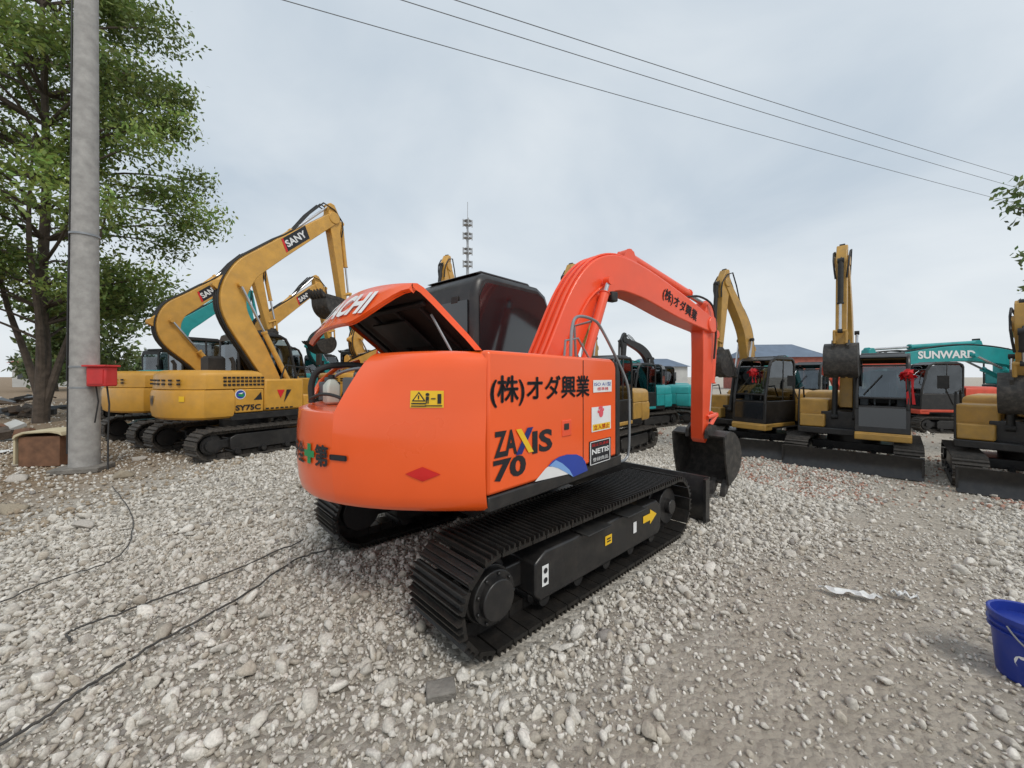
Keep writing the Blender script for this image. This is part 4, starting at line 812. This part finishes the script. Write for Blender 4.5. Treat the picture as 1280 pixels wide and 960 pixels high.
cable([(90,812),(85,800),(110,790),(190,760),(290,720),(380,681)],.006,'thin black cable looping above the thick one at left')
cable([(-30,775),(60,735),(150,700),(165,650),(140,612)],.005,'short dark wire near the concrete pole')
def pile(label,x,y,n_,ext,szs,mts,name='scrap_heap'):
    r=thing(name,label,'scrap',(x,y,gz(x,y)))
    for k in range(n_):
        b=MB(); rot=Matrix.Rotation(random.uniform(0,3),3,'Z')@Matrix.Rotation(random.uniform(-.5,.5),3,'X')@Matrix.Rotation(random.uniform(-.4,.4),3,'Y')
        b.box((random.uniform(-1,1)*ext,random.uniform(-1,1)*ext*.6,random.uniform(.05,.4)),(random.uniform(*szs),random.uniform(.1,.3),random.uniform(.06,.25)),rot); b.build('scrap_piece',random.choice(mts),r,bevel=.01)
p=px(48,512,15); pile('heap of rusty machine scrap between the left tree and the yard',p.x,15,14,1.0,(.4,1.2),[ENG,BLACKM,BARK,GREYB])
p=px(15,505,22); pile('far heap of dark scrap at the left edge',p.x,22,12,1.6,(.5,1.6),[ENG,GREYB,BLACKM,PALEW])
p=px(18,545,9.6); pile('low pile of broken boards in the brown dirt left of the cabinet',p.x,9.6,9,.6,(.2,.6),[WOOD,SLAB,BARK,PALEW],'board_pile')
for i,(x,y,s_) in enumerate([(22,600,.16),(150,598,.14),(108,660,.10),(8,640,.15),(175,575,.12)]):
    Y=F*CH/(y-HY); q_=px(x,y,Y); rock((q_.x,q_.y,.03),(s_,s_*.8,s_*.5),(.32,.27,.20) if i%2 else (.46,.42,.37),['low brown stone at the left edge below the cabinet','grey stone right of the pole slab','small flat stone in front of the pole','grey stone at the left edge nearest the camera','brown stone between the pole and the yellow tracks'][i])
# ------------------------------------------------------------------ sky, light, camera
w=bpy.data.worlds.new('World'); scene.world=w; w.use_nodes=True; nt=w.node_tree; N=nt.nodes; L=nt.links
bg=N['Background']; sky=N.new('ShaderNodeTexSky'); sky.sky_type='NISHITA'; sky.sun_disc=False; sky.sun_elevation=R(52); sky.sun_rotation=R(150); sky.dust_density=3
L.new(sky.outputs[0],bg.inputs[0]); bg.inputs[1].default_value=.10
tc=N.new('ShaderNodeTexCoord'); sx_=N.new('ShaderNodeSeparateXYZ'); L.new(tc.outputs['Generated'],sx_.inputs[0])
zz=M_('ADD',M_('MAXIMUM',sx_.outputs[2],0.0),.22); cx_=N.new('ShaderNodeCombineXYZ'); L.new(M_('DIVIDE',sx_.outputs[0],zz),cx_.inputs[0]); L.new(M_('DIVIDE',sx_.outputs[1],zz),cx_.inputs[1])
n1=N.new('ShaderNodeTexNoise'); n1.inputs['Scale'].default_value=1.1; n1.inputs['Detail'].default_value=6; n1.inputs['Roughness'].default_value=.5; n1.inputs['Distortion'].default_value=.4; L.new(cx_.outputs[0],n1.inputs['Vector'])
rp=N.new('ShaderNodeValToRGB'); L.new(n1.outputs['Fac'],rp.inputs[0]); rp.color_ramp.elements[0].position=.32; rp.color_ramp.elements[0].color=(.51,.595,.68,1); rp.color_ramp.elements[1].position=.68; rp.color_ramp.elements[1].color=(.76,.815,.855,1)
hz_=N.new('ShaderNodeMapRange'); hz_.inputs[1].default_value=.0; hz_.inputs[2].default_value=.4; hz_.inputs[3].default_value=.85; hz_.inputs[4].default_value=0; L.new(sx_.outputs[2],hz_.inputs[0])
mx=N.new('ShaderNodeMix'); mx.data_type='RGBA'; L.new(hz_.outputs[0],mx.inputs[0]); L.new(rp.outputs[0],mx.inputs[6]); mx.inputs[7].default_value=(.82,.86,.885,1)
b2=N.new('ShaderNodeBackground'); L.new(mx.outputs[2],b2.inputs[0]); b2.inputs[1].default_value=1.08
ms=N.new('ShaderNodeMixShader'); ms.inputs[0].default_value=.9; L.new(bg.outputs[0],ms.inputs[1]); L.new(b2.outputs[0],ms.inputs[2]); L.new(ms.outputs[0],N['World Output'].inputs['Surface'])
sl=bpy.data.lights.new('sun','SUN'); sl.energy=1.5; sl.angle=R(20); sl.color=(1,.955,.88); so=bpy.data.objects.new('sun',sl); col.objects.link(so)
az=R(150); el=R(52); d=-Vector((math.sin(az)*math.cos(el),math.cos(az)*math.cos(el),math.sin(el))); so.rotation_euler=d.to_track_quat('-Z','Y').to_euler()
cam=bpy.data.cameras.new('camera'); co=bpy.data.objects.new('camera',cam); col.objects.link(co); co.location=(0,0,CH); co.rotation_euler=(R(90),0,0)
cam.sensor_width=36; cam.lens=F/1280*36; cam.shift_y=-(480-HY)/1280; cam.clip_end=3000; cam.clip_start=.05; scene.camera=co
scene.view_settings.view_transform='Standard'; scene.view_settings.look='None'; scene.view_settings.exposure=0
